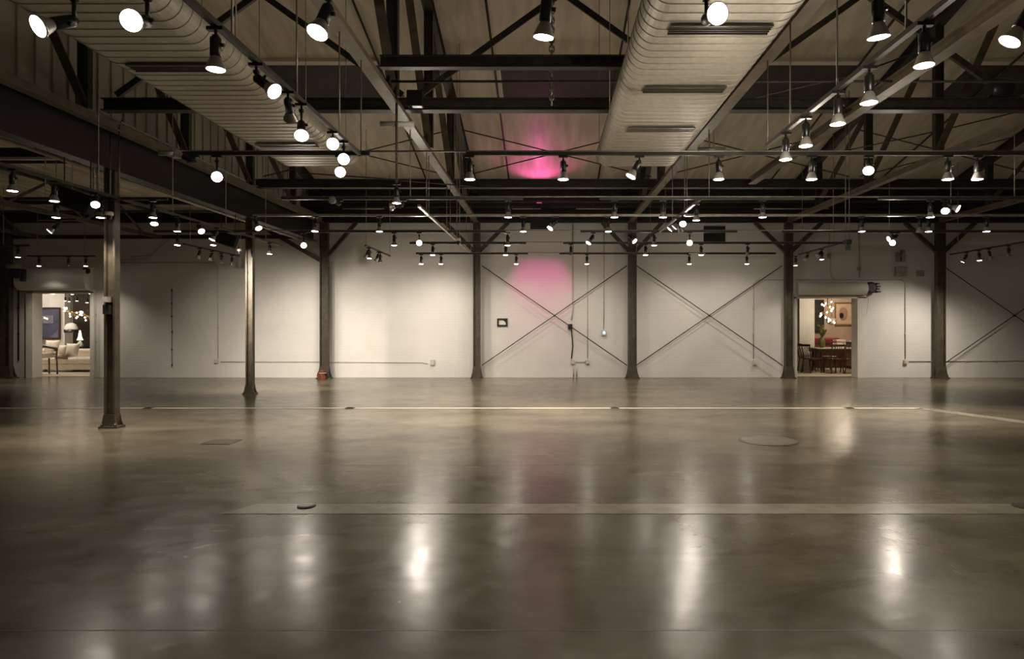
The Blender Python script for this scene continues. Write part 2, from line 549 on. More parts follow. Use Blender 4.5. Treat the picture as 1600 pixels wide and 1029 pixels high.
# sway bracing between the trusses, inverted V's over the nearer cross beam
xs = [-6.42, COLX[2], COLX[3], COLX[4], COLX[5]]
nm = ['over the narrower duct', 'over the pink glow', 'right of the wide duct', 'at the right edge']
for xa, xb, n in zip(xs[:-1], xs[1:], nm):
    t = thing('sway_brace', 'dark inverted V brace above the nearer cross beam, ' + n, 'brace', ((xa + xb) / 2, 9.4, 4.9), 'inverted V braces over the nearer cross beam')
    ap = ((xa + xb) / 2, 9.4, 6.42)
    MB().angle((xa + 0.12, 9.4, 4.92), ap, 0.09, side=(0, 1, 0)).build('strut', 'dark', t)
    MB().angle((xb - 0.12, 9.4, 4.92), ap, 0.09, side=(0, 1, 0)).build('strut', 'dark', t)
    t = thing('sway_brace', 'thin rods crossing above the farther cross beam, ' + n, 'brace', ((xa + xb) / 2, 14.3, 4.8), 'thin crossed rods over the farther cross beam')
    MB().tube([(xa + 0.1, 14.28, 4.85), (xb - 0.1, 14.28, 5.9)], 0.014, 6).build('rod', 'steel', t)
    MB().tube([(xa + 0.1, 14.32, 5.9), (xb - 0.1, 14.32, 4.85)], 0.014, 6).build('rod', 'steel', t)
# rods running up the roof slope
for x, n in ((-3.32, 'beside the narrower duct'), (-1.04, 'left of the pink glow'), (1.42, 'over the wide duct'), (6.2, 'beside the dining doorway truss'), (9.2, 'near the right edge')):
    tag(MB().tube([(x, 9.0, roof_z(9.0) - 0.1), (x, 18.3, roof_z(18.3) - 0.1)], 0.022, 8).build('roof_rod', 'dark'), 'thin dark rod up the sloping roof, ' + n, 'rod', 'rods up the roof slope')
# blacked-out roof panels
for x0, x1, n in ((-6.1, -3.35, 'above the narrower duct'), (-0.93, 2.0, 'between the pink glow truss and the wide duct'), (3.5, 6.35, 'right of the wide duct'), (8.45, 11.1, 'nearest the right edge')):
    t = thing('skylight', 'dark blacked-out roof panel ' + n, 'skylight', ((x0 + x1) / 2, 13.5, roof_z(13.5)), 'blacked-out roof panels in a row')
    y0, y1 = 12.75, 14.2
    MB().add([(x0, y0, roof_z(y0) - 0.05), (x1, y0, roof_z(y0) - 0.05), (x1, y1, roof_z(y1) - 0.05), (x0, y1, roof_z(y1) - 0.05),
              (x0, y0, roof_z(y0)), (x1, y0, roof_z(y0)), (x1, y1, roof_z(y1)), (x0, y1, roof_z(y1))],
             [(0, 1, 2, 3), (0, 4, 5, 1), (1, 5, 6, 2), (2, 6, 7, 3), (3, 7, 4, 0)]).build('cover', 'upper', t)
    f = MB()
    for ya, yb in ((y0 - 0.12, y0), (y1, y1 + 0.12)):
        f.add([(x0 - 0.1, ya, roof_z(ya) - 0.07), (x1 + 0.1, ya, roof_z(ya) - 0.07), (x1 + 0.1, yb, roof_z(yb) - 0.07), (x0 - 0.1, yb, roof_z(yb) - 0.07),
               (x0 - 0.1, ya, roof_z(ya)), (x1 + 0.1, ya, roof_z(ya)), (x1 + 0.1, yb, roof_z(yb)), (x0 - 0.1, yb, roof_z(yb))],
              [(0, 1, 2, 3), (0, 4, 5, 1), (1, 5, 6, 2), (2, 6, 7, 3), (3, 7, 4, 0)])
    for xa, xb in ((x0 - 0.1, x0), (x1, x1 + 0.1)):
        f.add([(xa, y0 - 0.12, roof_z(y0 - 0.12) - 0.07), (xb, y0 - 0.12, roof_z(y0 - 0.12) - 0.07), (xb, y1 + 0.12, roof_z(y1 + 0.12) - 0.07), (xa, y1 + 0.12, roof_z(y1 + 0.12) - 0.07)], [(0, 1, 2, 3)])
    f.build('frame', 'plaster', t)

# ---------------------------------------------------------------- flat oval ducts
def duct(x0, x1, zb, h, y0, y1, slots, label):
    t = thing('air_duct', label, 'duct', ((x0 + x1) / 2, y1, zb), 'ribbed metal air ducts')
    r = h / 2
    n = 14

    def ring(y, e):
        pts = []
        for k in range(n + 1):
            a = -math.pi / 2 + math.pi * k / n
            pts.append((x1 - r + (r + e) * math.cos(a), y, zb + r + (r + e) * math.sin(a)))
        for k in range(n + 1):
            a = math.pi / 2 + math.pi * k / n
            pts.append((x0 + r + (r + e) * math.cos(a), y, zb + r + (r + e) * math.sin(a)))
        return pts
    rings = []
    y = y0
    while y < y1 - 0.001:
        rings += [ring(y, 0), ring(y + 0.124, 0), ring(y + 0.128, 0.006), ring(y + 0.141, 0.006)]
        y += 0.145
    rings.append(ring(y1, 0))
    k = len(rings[0])
    m = MB()
    vs = [p for q in rings for p in q]
    fs = []
    for i in range(len(rings) - 1):
        for j in range(k):
            j2 = (j + 1) % k
            fs.append((i * k + j, i * k + j2, (i + 1) * k + j2, (i + 1) * k + j))
    fs.append(tuple(reversed(range(k))))
    m.add(vs, fs)
    m.build('casing', 'galv', t)
    e = MB()
    last = [Vector(p) + Vector((0, 0.002, 0)) for p in rings[-1]]
    e.prism(last, (0, 0, 0), (0, 0.02, 0)).build('end_cap', 'galv', t)
    for y in slots:
        s = MB()
        xa, xb = x0 + 0.24, x1 - 0.2
        s.span((xa, y - 0.085, zb - 0.03), (xb, y - 0.07, zb - 0.012)).span((xa, y + 0.07, zb - 0.03), (xb, y + 0.085, zb - 0.012))
        for q in range(3):
            s.span((xa, y - 0.05 + q * 0.04, zb - 0.028), (xb, y - 0.042 + q * 0.04, zb - 0.012))
        s.span((xa, y - 0.08, zb - 0.014), (xb, y + 0.08, zb - 0.012))
        s.build('air_slot', 'plate', t)
    for y in (4.6, 6.2, 8.0, 9.6):
        for xx in (x0 - 0.01, x1 + 0.01):
            MB().tube([(xx, y, zb + r), (xx, y, roof_z(y) - 0.02)], 0.006, 6).build('hanger_rod', 'conduit', t)
    return t


duct(0.80, 2.10, 4.10, 0.36, 2.0, 10.25, (5.43, 6.83, 8.25), 'wide ribbed metal air duct right of the pink glow, slots in its underside')
duct(-4.30, -3.02, 4.10, 0.36, 2.0, 10.25, (6.25, 8.99), 'narrower-looking ribbed metal air duct at upper left, beside the ribbed clerestory wall')

# ---------------------------------------------------------------- eave zone: dark duct, pipes
tag(MB().span((CLX, 17.85, 4.80), (XR, 18.35, 5.12)).build('eave_duct', 'black', bevel=0.02), 'long black box duct along the top of the white wall', 'duct')
tag(MB().tube([(-6.2, 17.7, 4.93), (XR, 17.7, 4.93)], 0.035, 10).build('pipe', 'dark'), 'dark pipe running along the front of the black eave duct', 'pipe')
for px0, px1, n in ((800, 845, 'under the pink glow'), (1178, 1295, 'above the dining doorway column'), (535, 600, 'above the orange cloth column'), (900, 965, 'right of the pink glow')):
    a, b = P(px0, 326, 17.838), P(px1, 326, 17.838)
    tag(MB().tube([a, b], 0.014, 8).build('conduit', 'whitepipe'), 'short pale conduit at the black eave duct, ' + n, 'conduit', 'pale conduits at the eave duct')

# ---------------------------------------------------------------- lighting tracks
TZ = 3.40
TR = {}


def track(key, a, b, label, hang=(), m='dark', pieces=None, top=4.43):
    rooftop = top is None
    a, b = Vector(a), Vector(b)
    t = thing('lighting_track', label, 'track', ((a.x + b.x) / 2, (a.y + b.y) / 2, TZ), 'ceiling lighting tracks')
    for q in (pieces or [(0, 1)]):
        p0, p1 = a.lerp(b, q[0]), a.lerp(b, q[1])
        MB().bar((p0.x, p0.y, TZ + 0.018), (p1.x, p1.y, TZ + 0.018), 0.04, 0.036).build('rail', m, t)
    if pieces:
        MB().tube([(a.x, a.y, TZ + 0.045), (b.x, b.y, TZ + 0.045)], 0.011, 6).build('feed_conduit', 'conduit', t)
    for h in hang:
        p = a.lerp(b, h)
        MB().tube([(p.x, p.y, TZ + 0.036), (p.x, p.y, (roof_z(p.y) - 0.01) if rooftop else top)], 0.007, 6).build('hanger_rod', 'conduit', t)
    TR[key] = dict(a=a, b=b, obj=t)
    return t


def xtrack(key, y, px0, px1, label, m='dark', gaps=None, hangs=(), top=4.43):
    x0, x1 = (px0 - CX) * y / 1000, (px1 - CX) * y / 1000
    pieces = None
    if gaps:
        ed = [px0] + [v for g in gaps for v in g] + [px1]
        pieces = [((ed[i] - px0) / (px1 - px0), (ed[i + 1] - px0) / (px1 - px0)) for i in range(0, len(ed), 2)]
    h = [(hx - x0) / (x1 - x0) for hx in hangs if x0 < hx < x1]
    return track(key, (x0, y, TZ), (x1, y, TZ), label, h, m, pieces, top)


HX = [COLX[2] - 0.02, COLX[3] - 0.05, COLX[4], COLX[5]]
xtrack('T0', 3.45, -20, 1640, 'overhead cross track above the top edge of the photo', hangs=HX)
xtrack('T1', 6.92, 248, 1625, 'long black cross track with pipe, passing in front of the pink glow', gaps=[(578, 728)], hangs=[-4.48] + HX)
xtrack('T2', 9.42, 440, 1640, 'second cross track back, broken into pieces at the height of the black eave duct', gaps=[(817, 937), (1272, 1372)], hangs=HX)
xtrack('T2b', 10.9, 395, 1640, 'shiny pale cross track level with the top of the white wall', m='conduit', hangs=HX)
xtrack('T3', 12.86, 240, 1620, 'upper of three cross tracks seen against the white wall', gaps=[(400, 470), (790, 907), (1152, 1222)], hangs=HX)
xtrack('T4', 14.75, 640, 1320, 'middle of three cross tracks seen against the white wall', gaps=[(822, 880)], hangs=HX)
xtrack('T5', 17.0, 650, 1212, 'lowest of three cross tracks seen against the white wall', gaps=[(825, 874), (1076, 1102)], hangs=HX)
xtrack('T2L', 9.45, 28, 262, 'cross track in the side aisle passing behind the nearest free-standing column', hangs=(-7.4, -7.0), top=4.79)
xtrack('T4L', 15.2, -30, 46, 'short track at the far left edge over the dark column', hangs=(-12.9,), top=4.79)
xtrack('T6', 17.6, 43, 149, 'short track above the roll-up housing of the lounge doorway', hangs=(-14, -12.7), top=4.79)
xtrack('T3L', 11.35, 60, 120, 'short track left of the black loudspeaker in the side aisle', hangs=(-8.7,), top=4.79)
track('DL', (-2.02, 3.4, TZ), (-2.02, 6.95, TZ), 'track running front to back beside the narrower duct', (0.2, 0.5, 0.8))
track('DR', (2.27, 3.4, TZ), (2.27, 6.6, TZ), 'track running front to back right of the wide duct', (0.2, 0.5, 0.8))
track('DLf', (-2.0, 10.0, TZ), (-2.0, 16.6, TZ), 'pale far track running front to back toward the column beside the black frame', (0.1, 0.5, 0.9), 'conduit')
track('DRf', (2.27, 9.5, TZ), (2.27, 12.9, TZ), 'pale far track running front to back with a cluster of lamps', (0.3, 0.6), 'conduit')
track('L1', (-6.28, 6.3, TZ), (-6.28, 15.2, TZ), 'track running front to back just under the dark girder', (0.1, 0.3, 0.5, 0.7, 0.9), 'dark', None, None)
track('L4', (-8.45, 14.9, TZ), (-8.45, 17.6, TZ), 'sloping-looking short track of four dark lamps left of the thin column', (0.1, 0.9), 'dark', None, 4.815)
track('S5', (-4.30, 15.2, TZ), (-4.30, 17.6, TZ), 'short track of four lamps between the orange cloth column and the black frame', (0.02, 0.98), 'dark', None, None)
track('R5', (6.78, 14.9, TZ), (6.78, 17.2, TZ), 'short track of lamps at the column left of the dining doorway', (0.1, 0.9), 'dark', None, None)
track('R6', (10.85, 14.0, TZ), (10.85, 17.2, TZ), 'short track of four lamps near the right edge, right of the last column', (0.1, 0.9), 'dark', None, None)

# ---------------------------------------------------------------- track lamps
UPV = Vector((0, 0, -1))
_ad = MB().span((-0.05, -0.018, -0.022), (0.05, 0.018, 0)).lathe([(0.009, -0.065), (0.009, -0.022)], 10).lathe([(0.016, -0.016), (0.016, 0.016)], 10, (0, 0, -0.06), rot=Matrix.Rotation(math.pi / 2, 3, 'Y'))
_ho = MB().lathe([(0.014, 0.006), (0.030, -0.006), (0.033, -0.012), (0.033, -0.118), (0.028, -0.122), (0.028, -0.05)], 20, closed=False).lathe([(0.012, 0.033), (0.012, 0.052)], 8, (0, 0, -0.05), rot=Matrix.Rotation(math.pi / 2, 3, 'Y'))
_ho.lathe([(0.002, 0.006), (0.014, 0.006)], 20, closed=False)
_re = MB().lathe([(0.024, -0.112), (0.027, -0.122), (0.037, -0.140), (0.049, -0.172), (0.055, -0.186), (0.0575, -0.192), (0.0575, -0.2), (0.053, -0.2)], 24, closed=False)
_le = MB().lathe([(0.0545, -0.1985), (0.045, -0.2025), (0.03, -0.2055), (0.015, -0.207), (0.001, -0.2075)], 24, closed=False)
PROTO = {}


def lamp_mesh(key, mb, m):
    o = mb.build(key, m, origin=(0, 0, 0))
    me = o.data
    bpy.data.objects.remove(o)
    PROTO[key] = me


lamp_mesh('track_adapter', _ad, 'black')
lamp_mesh('lamp_holder', _ho, 'black')
lamp_mesh('bulb', _re, 'bulb')
lamp_mesh('lens', _le, 'lens')
lamp_mesh('dark_lens', _le, 'lens_off')
HEAD = 0.06
REACH = 0.207


def child(me, name, root, loc=(0, 0, 0), q=None):
    o = bpy.data.objects.new(name, me)
    COL.objects.link(o)
    o.parent = root
    o.location = loc
    if q is not None:
        o.rotation_mode = 'QUATERNION'
        o.rotation_quaternion = q
    return o


def aim_vec(aim, lens):
    if isinstance(aim, str):
        if aim == 'D':
            return Vector((0.0, 0.0, -1.0))
        if aim == 'W':                               # washes the white wall behind it
            return Vector((0.0, 0.42, -0.9)).normalized()
        if aim == 'C':                               # looks at the camera
            return (Vector((0, 0, EYE)) - lens).normalized()
        if aim == 'H':                               # half way between down and the camera
            return ((Vector((0, 0, EYE)) - lens).normalized() + Vector((0, 0, -0.7))).normalized()
    return Vector(aim).normalized()


N_LAMP = 0


def lamp(root, aim, lit, watts, label, group, cone=95, blend=1.0, fill_watts=0.0, drop=0.0, laim=None):
    global N_LAMP
    N_LAMP += 1
    root = Vector(root)
    av = aim_vec(aim, root - Vector((0, 0, 0.2)))
    t = thing('track_light', label, 'lamp', root, group)
    q = UPV.rotation_difference(av)
    child(PROTO['track_adapter'], 'track_adapter', t)
    h = (0, 0, -HEAD - drop)
    if drop > 0.01:
        MB().tube([root + Vector((0, 0, -0.05)), root + Vector((0, 0, -HEAD - drop))], 0.011, 8).lathe([(0.016, -0.016), (0.016, 0.016)], 10, root + Vector((0, 0, -HEAD - drop)), rot=Matrix.Rotation(math.pi / 2, 3, 'Y')).build('drop_arm', 'black', t)
    child(PROTO['lamp_holder'], 'lamp_holder', t, h, q)
    child(PROTO['bulb'], 'bulb', t, h, q)
    child(PROTO['lens' if lit else 'dark_lens'], 'lens', t, h, q)
    if lit and watts > 0:
        ld = bpy.data.lights.new('lamp_glow', 'SPOT')
        ld.energy = watts * POWER
        ld.color = LAMP_COL
        ld.spot_size = math.radians(cone)
        ld.spot_blend = blend
        ld.shadow_soft_size = 0.045
        lo = bpy.data.objects.new('lamp_glow', ld)
        COL.objects.link(lo)
        lo.parent = t
        lo.location = Vector(h) + av * (REACH + 0.055)
        lo.rotation_mode = 'QUATERNION'
        lo.rotation_quaternion = UPV.rotation_difference(Vector(laim).normalized()) if laim else q
        if fill_watts:                                    # added fill point below the lens, brightens roof and upper wall
            pd = bpy.data.lights.new('lamp_fill', 'POINT')
            pd.energy = fill_watts
            pd.color = LAMP_COL
            pd.shadow_soft_size = 0.05
            po = bpy.data.objects.new('lamp_fill', pd)
            COL.objects.link(po)
            po.parent = t
            po.location = Vector(h) + av * (REACH + 0.06)
    return t


def lens_px(root, aim):
    root = Vector(root)
    l = root + Vector((0, 0, -HEAD)) + aim_vec(aim, root - Vector((0, 0, 0.2))) * REACH
    return CX + l.x / l.y * FPX


def solve(key, px, aim):
    """The place on a track whose lamp shows its lens at px."""
    a, b = TR[key]['a'], TR[key]['b']
    d = (b - a).normalized()
    lo, hi = -1.5, (b - a).length + 1.5
    f = lambda s: lens_px(a + d * s, aim) - px
    if f(lo) > f(hi):
        sign = -1
    else:
        sign = 1
    for _ in range(50):
        mid = (lo + hi) / 2
        if f(mid) * sign < 0:
            lo = mid
        else:
            hi = mid
    return a + d * lo


# key, words for the label, base power, lamps as (lens pixel, aim[, lit[, power factor]])
LS = [
    ('T1', 'on the long cross track before the pink glow', 9, 70, [
        (272, (-0.9, -0.3, 0.35)), (339, 'C', 1, 0.1, .17), (531.6, 'C', 1, 0.1, .12), (734, 'D'), (880, 'D'), (985, (-0.45, -0.1, -0.8)), (1123, 'D'), (1268, 'D'), (1357, 'H'),
        (1481, 'D'), (1527, 'D')]),
    ('T2', 'on the second cross track, at black eave duct height', 42, 80, [
        (518, (-0.25, -0.95, 0.1), 0), (608.5, (-0.95, 0.0, -0.25), 0), (794, 'D'), (960, 'D'), (1036, 'D'), (1191.6, 'D'), (1453.7, 'D'), (1477, 'H', 1, .12), (1498, (0.55, -0.6, -0.45), 1, 0.15)]),
    ('T2b', 'on the shiny track level with the wall top', 215, 78, [
        (404.5, (0.5, -0.35, -0.75)), (492, 'W', 1, 1.2, 0, (0, 0.85, -0.55)), (593, 'D'), (817.5, 'D'), (859, (-0.5, -0.35, -0.75)), (950.5, 'D'), (1346.5, 'D'), (1437, 'D', 0), (1451, 'D'), (1541.5, 'D')]),
    ('T3', 'on the upper of three tracks before the wall', 185, 84, [
        (277, 'W', 1, 2.5, 0, (0, 0.85, -0.55)), (333, 'W', 1, 2.5, 0, (0.25, 0.85, -0.55)), (474.5, 'C', 1, .13, .2), (616, 'D'), (655, 'C', 1, 0.3, .15), (793, 'D'), (919, (-0.5, -0.3, -0.8)), (992, (0.5, -0.5, -0.6)), (1022, 'D'), (1077.5, 'C', 1, .19, .15), (1388, (-0.85, -0.1, -0.35), 1, .4),
        (1394.7, 'C', 1, .21, .15)]),
    ('T4', 'on the middle of three tracks before the wall', 88, 140, [
        (676, 'W'), (790, 'W'), (892, 'D', 0), (1008.7, 'W'), (1095.7, 'W'), (1168, 'D', 0)]),
    ('T5', 'on the lowest of three tracks before the wall', 34, 150, [
        (658, 'W'), (689, 'W', 1, 1.1), (806.6, 'W'), (917, 'W'), (1077, 'W'), (1167, 'W')]),
    ('T2L', 'on the side aisle track behind the nearest column', 105, 82, [(87.5, 'D'), (157, 'D'), (239, 'D')]),
    ('T3L', 'on the short side aisle track left of the loudspeaker', 40, 90, [(76.5, (-0.55, -0.4, -0.7))]),
    ('T4L', 'at the far left edge over the dark column', 10, 90, [(28, 'D')]),
    ('T6', 'on the track above the lounge doorway housing', 60, 120, [(61, 'D'), (107, 'D', 0), (134, 'D')]),
]
DS = [
    ('DL', 'on the track beside the narrower duct', 6, 70, [(337, 'D'), (430, (0.78, -0.3, -0.6), 1, .3, .04), (455, (-0.2, 0.8, -0.5), 0), (471, 'H', 1, .3, .1), (520, 'C', 1, .12, .06), (537, 'C', 1, .12, .12)]),
    ('DR', 'on the track right of the wide duct', 11, 70, [(1444, 'D'), (1358, 'D'), (1309, 'D'), (1259, 'D'), (1227.6, 'D')]),
    ('DRf', 'in the cluster on the pale far track', 60, 90, [(1088, 'D'), (1067, 'H', 1, .2), (1065, (0.4, 0.5, -0.7)), (1053, (-0.5, 0.2, -0.6)), (1046, (-0.55, 0.1, -0.55))]),
    ('L1', 'on the track just under the dark girder', 75, 90, [(19.5, 'D'), (85, 'D'), (149, 'H', 1, .12), (241, (0.2, -0.4, -0.9)), (277, 'D'), (315, (0.6, -0.5, -0.6), 1, .12), (331, (-0.3, -0.3, -0.9)), (421, 'W', 1, 1.6, 0, (0, 0.8, -0.6))]),
    ('L4', 'on the track of four dark lamps', 0, 90, [(309, (-0.4, 0.3, -0.8), 0), (327, (-0.5, 0.3, -0.8), 0), (346, 'D', 0), (362, (-0.2, 0.3, -0.9), 0)]),
    ('S5', 'on the four-lamp track by the orange cloth column', 25, 100, [(571, (-0.4, 0.2, -0.8), 0), (577, 'W', 1), (587, (-0.4, 0.3, -0.8), 0), (594, 'D', 0)]),
    ('R5', 'on the short track left of the dining doorway', 60, 110, [(1284, 'D'), (1276.6, (-0.6, -0.3, -0.5), 0), (1258, (-0.5, -0.5, -0.6), 0), (1243, 'D')]),
    ('R6', 'on the four-lamp track near the right edge', 140, 120, [(1576, 'D', 0), (1549, (0.3, 0, -0.9), 0), (1530.5, 'W'), (1504, (-0.3, 0.35, -0.9))]),
]
FILL = {'T1': 17, 'DR': 10, 'T4': 4, 'T5': 4}
TILT = {'D': 'pointing down', 'W': 'tilted toward the wall', 'C': 'glaring at the camera', 'H': 'tilted forward'}
for rows, end, grp in ((LS, 'from left', 'lamps on the cross tracks'), (DS, 'from the camera', 'lamps on the tracks running front to back')):
    for key, where, watts, cone, lst in rows:
        for i, sp in enumerate(lst):
            px, aim = sp[0], sp[1]
            lit = sp[2] if len(sp) > 2 else 1
            f = sp[3] if len(sp) > 3 else 1.0
            drop = sp[4] if len(sp) > 4 else 0.0
            laim = sp[5] if len(sp) > 5 else None
            if aim == 'W':                           # hangs almost straight, its flood spreads over the wall
                aim, laim = (0.0, -0.10, -1.0), laim or (0.0, 0.34, -0.9)
            adj = ('lit ' if lit else 'unlit ') + 'lamp '
            if len(lst) == 1:
                lab = adj + where + ', ' + TILT.get(sp[1] if isinstance(sp[1], str) else '', 'tilted aside')
            else:
                lab = adj + ORD[i + 1] + ' ' + end + ' ' + where
            lamp(solve(key, px, aim), aim, lit, watts * f, lab, grp, cone, fill_watts=FILL.get(key, 0) if (aim == 'D' or laim) else 0, drop=drop, laim=laim)
# the big lamps near the camera, on the track just above the photo's top edge
for px, aim, f, drop, lab in ((57, (-0.35, -0.75, -0.5), 1, .115, 'big bright lamp in the upper left corner, first from left'),
                        (204, (0.15, -0.9, -0.4), 1.2, .12, 'big bright lamp in front of the narrower duct, glaring forward'),
                        (495, (-0.15, -0.4, -0.85), .6, .04, 'big tilted lamp in front of the brown truss chord, top edge'),
                        (849, (-0.1, 0.1, -1), .5, 0, 'big lamp pointing down beside the hanging chain, top edge'),
                        (1122, (0.05, -0.95, -0.3), 1.2, .11, 'big bright lamp in front of the wide duct, glaring forward'),
                        (1373, (0.08, 0.1, -1), .6, 0, 'big lamp pointing down right of the wide duct, nearer the top edge'),
                        (1576.5, (-0.5, 0.1, -0.85), .6, .05, 'big tilted lamp in the upper right corner')):
    lamp(solve('T0', px, aim), aim, 1, 5 * f, lab, 'big lamps at the top edge', 70, drop=drop)
# one lamp on a long drop pole
p = Vector((-1.945, 8.3, 3.4))
t = lamp((p.x, 8.3, TZ), 'D', 1, 25, 'lamp at the bottom of a long drop pole under the left truss chord', 'pole lamp', 80)
MB().tube([(p.x, 8.3, TZ), (p.x, 8.3, 4.75)], 0.016, 8).build('drop_pole', 'steel', t)
tag(MB().tube([(p.x - 0.22, 8.34, 4.18), (p.x + 0.22, 8.34, 4.18)], 0.035, 12).build('tube_fitting', 'whitepipe'), 'short pale tube fitting on the drop pole, left truss chord', 'fitting')
p = P(1112, 233, 10.4)
o = MB().tube([(p.x - 0.22, p.y, p.z), (p.x + 0.22, p.y, p.z)], 0.035, 12).build('tube_fitting', 'conduit')
tag(o, 'short dark tube fitting hung right of the wide duct end', 'fitting')
for k in (-0.03, 0.03):
    MB().tube([(p.x + k, p.y, p.z + 0.03), (p.x + k, p.y, roof_z(p.y) - 0.02)], 0.008, 6).build('hanger_rod', 'conduit', o)

# ---------------------------------------------------------------- pink floodlights by the eave
def flood(loc, aim, watts, size, label, blend=0.5):
    t = thing('floodlight', label, 'lamp', loc, 'pink floodlights at the eave')
    av = Vector(aim).normalized()
    q = UPV.rotation_difference(av)
    R = q.to_matrix()
    L0 = Vector(loc)
    MB().box(L0, (0.16, 0.11, 0.05), R).build('housing', 'black', t)
    MB().box(L0 + av * 0.027, (0.14, 0.09, 0.004), R).build('lens', emit('pink_lens', (1.0, 0.12, 0.42), 0.05), t)
    ld = bpy.data.lights.new('flood_glow', 'SPOT')
    ld.energy = watts
    ld.color = (1.0, 0.11, 0.44)
    ld.spot_size = math.radians(size)
    ld.spot_blend = blend
    ld.shadow_soft_size = 0.03
    lo = bpy.data.objects.new('flood_glow', ld)
    COL.objects.link(lo)
    lo.parent = t
    lo.location = av * 0.06
    lo.rotation_mode = 'QUATERNION'
    lo.rotation_quaternion = q
    return t


flood((-0.20, 17.62, 4.86), (0.0, -0.5, 0.86), 30, 112, 'pink floodlight on the eave pipe, aimed up at the roof', 0.7)
FL = flood((-0.17, 17.35, 4.28), (0.0, 1.15, -1.3), 72, 62, 'pink floodlight under the eave, aimed down at the white wall', 0.6)
MB().span((-0.42, 17.49, 4.14), (0.08, 17.5, 4.40)).build('barn_door', 'black', FL)  # added flap, gives the pink pool its hard upper edge
MB().span((-0.44, 17.24, 4.10), (0.10, 17.25, 4.42)).span((-0.44, 17.25, 4.41), (0.10, 17.49, 4.42)).build('hiding_cowl', 'black', FL)  # added plates that hide the pink-lit flap from the front
for sx in (-0.36, 0.02):
    MB().tube([(sx, 17.35, 4.31), (sx, 17.35, 4.9), (sx, 17.7, 4.93)], 0.008, 6).build('arm', 'black', FL)

# ---------------------------------------------------------------- black loudspeakers, cameras, hanging things
def speaker(px, py, y, w, h, d, yaw, label):
    p = P(px, py, y)
    t = thing('loudspeaker', label, 'speaker', p, 'black hanging loudspeakers')
    R = Matrix.Rotation(yaw, 3, 'Z') @ Matrix.Rotation(0.32, 3, 'Y')
    MB().box(p, (w, d, h), R).build('cabinet', 'cloth', t, bevel=0.02)
    MB().box(p + R @ Vector((0, -d / 2 - 0.008, 0)), (w * 0.92, 0.014, h * 0.9), R).build('grille', 'cloth', t)
    for s in (-1, 1):
        a = p + R @ Vector((s * w * 0.35, 0, h / 2))
        MB().tube([a, (a.x, a.y, 3.885)], 0.008, 6).build('hanger_rod', 'dark', t)


speaker(116, 313, 8.9, 0.47, 0.26, 0.3, 0.3, 'black loudspeaker hung under the girder, beside the nearest free-standing column')
speaker(354, 374, 13.5, 0.40, 0.25, 0.3, 0.3, 'black loudspeaker hung left of the thin free-standing column')


def dome(px, py, y, r, label, rods=True, top=4.4, m='white'):
    p = P(px, py, y)
    t = thing('security_camera', label, 'camera', p, 'small ceiling cameras')
    MB().lathe([(r * 0.9, 0.05), (r, 0.04), (r, 0.0), (r * 0.8, -0.005)], 20, p).build('mount', m, t)
    MB().lathe([(r * 0.72, -0.005), (r * 0.6, -0.05), (r * 0.3, -0.075), (0.004, -0.08)], 20, p, closed=False).build('dome', 'black', t)
    if rods:
        for k in (-0.025, 0.025):
            MB().tube([(p.x + k, p.y, p.z + 0.05), (p.x + k, p.y, top or roof_z(p.y) - 0.01)], 0.006, 6).build('hanger_rod', 'conduit', t)


dome(170, 336, 9.45, 0.06, 'white dome camera on the nearest free-standing column', False)
dome(716, 376, 12.2, 0.05, 'small white dome camera on two rods beside the column near the black frame', True, None)
dome(374, 392, 13.7, 0.045, 'small dark dome camera beside the thin free-standing column', True, 3.885, 'conduit')
p = P(1324, 378, 13.6)
t = thing('projector', 'dark hanging projector box on two rods above the dining doorway', 'projector', p)
MB().box(p, (0.13, 0.16, 0.09)).build('body', 'black', t, bevel=0.01)
MB().box(p + Vector((0.01, 0, -0.11)), (0.08, 0.08, 0.14)).build('lens_barrel', 'black', t)
for k in (-0.04, 0.04):
    MB().tube([(p.x + k, p.y, p.z + 0.045), (p.x + k, p.y, roof_z(p.y) - 0.01)], 0.008, 6).build('hanger_rod', 'conduit', t)
t = thing('hanging_chain', 'thick metal chain hanging down beside the big lamp at top', 'chain', P(862, 60, 8.9))
ch = MB()
x, y, z = P(862, 60, 8.9)
z = roof_z(8.9) - 0.05
k = 0
while z > 4.62:
    R = Matrix.Rotation((k % 2) * math.pi / 2, 3, 'Z')
    pts = [Vector((x, y, z)) + R @ Vector((0.034 * math.cos(a), 0, 0.050 * math.sin(a))) for a in [2 * math.pi * i / 10 for i in range(11)]]
    ch.tube(pts, 0.013, 6, False)
    z -= 0.066
    k += 1
ch.build('links', 'conduit', t)

tag(MB().tube([(-2.2, 8.25, 4.70), (XR, 8.25, 4.70)], 0.017, 8).build('pipe', 'dark'), 'thin dark pipe crossing the hall between the two nearer dark beams', 'pipe')
for a, b, c, n in ((P(1180, 152, 8.6), P(1330, 119, 8.6), P(1420, 86, 8.4), 'right of the wide duct, rising to the upper right'), (P(1285, 243, 11.5), P(1465, 205, 11.5), P(1660, 158, 11.5), 'across the truss at the right'),
                   (P(470, 270, 12.0), P(600, 279, 12.0), P(745, 292, 12.0), 'before the farther cross beam, at the left')):
    tag(MB().tube([a, b + (a.lerp(c, .5) - b) * 0.1, c], 0.012, 6).build('cable', 'dark'), 'thin dark cable ' + n, 'cable', 'cables strung between the trusses')
p = P(638, 153, 8.9)
tag(MB().box((COLX[2] - 0.02 + 0.18, 8.9, 4.70), (0.22, 0.12, 0.22)).build('steel_box', 'black', bevel=0.01), 'black box on the truss chord beside the post, above the pale tube fitting', 'box')
p = P(1567, 146, 9.32)
t = thing('beam_motor', 'dark round motor sitting on the nearer cross beam at the right edge', 'motor', (p.x, 9.4, 4.87))
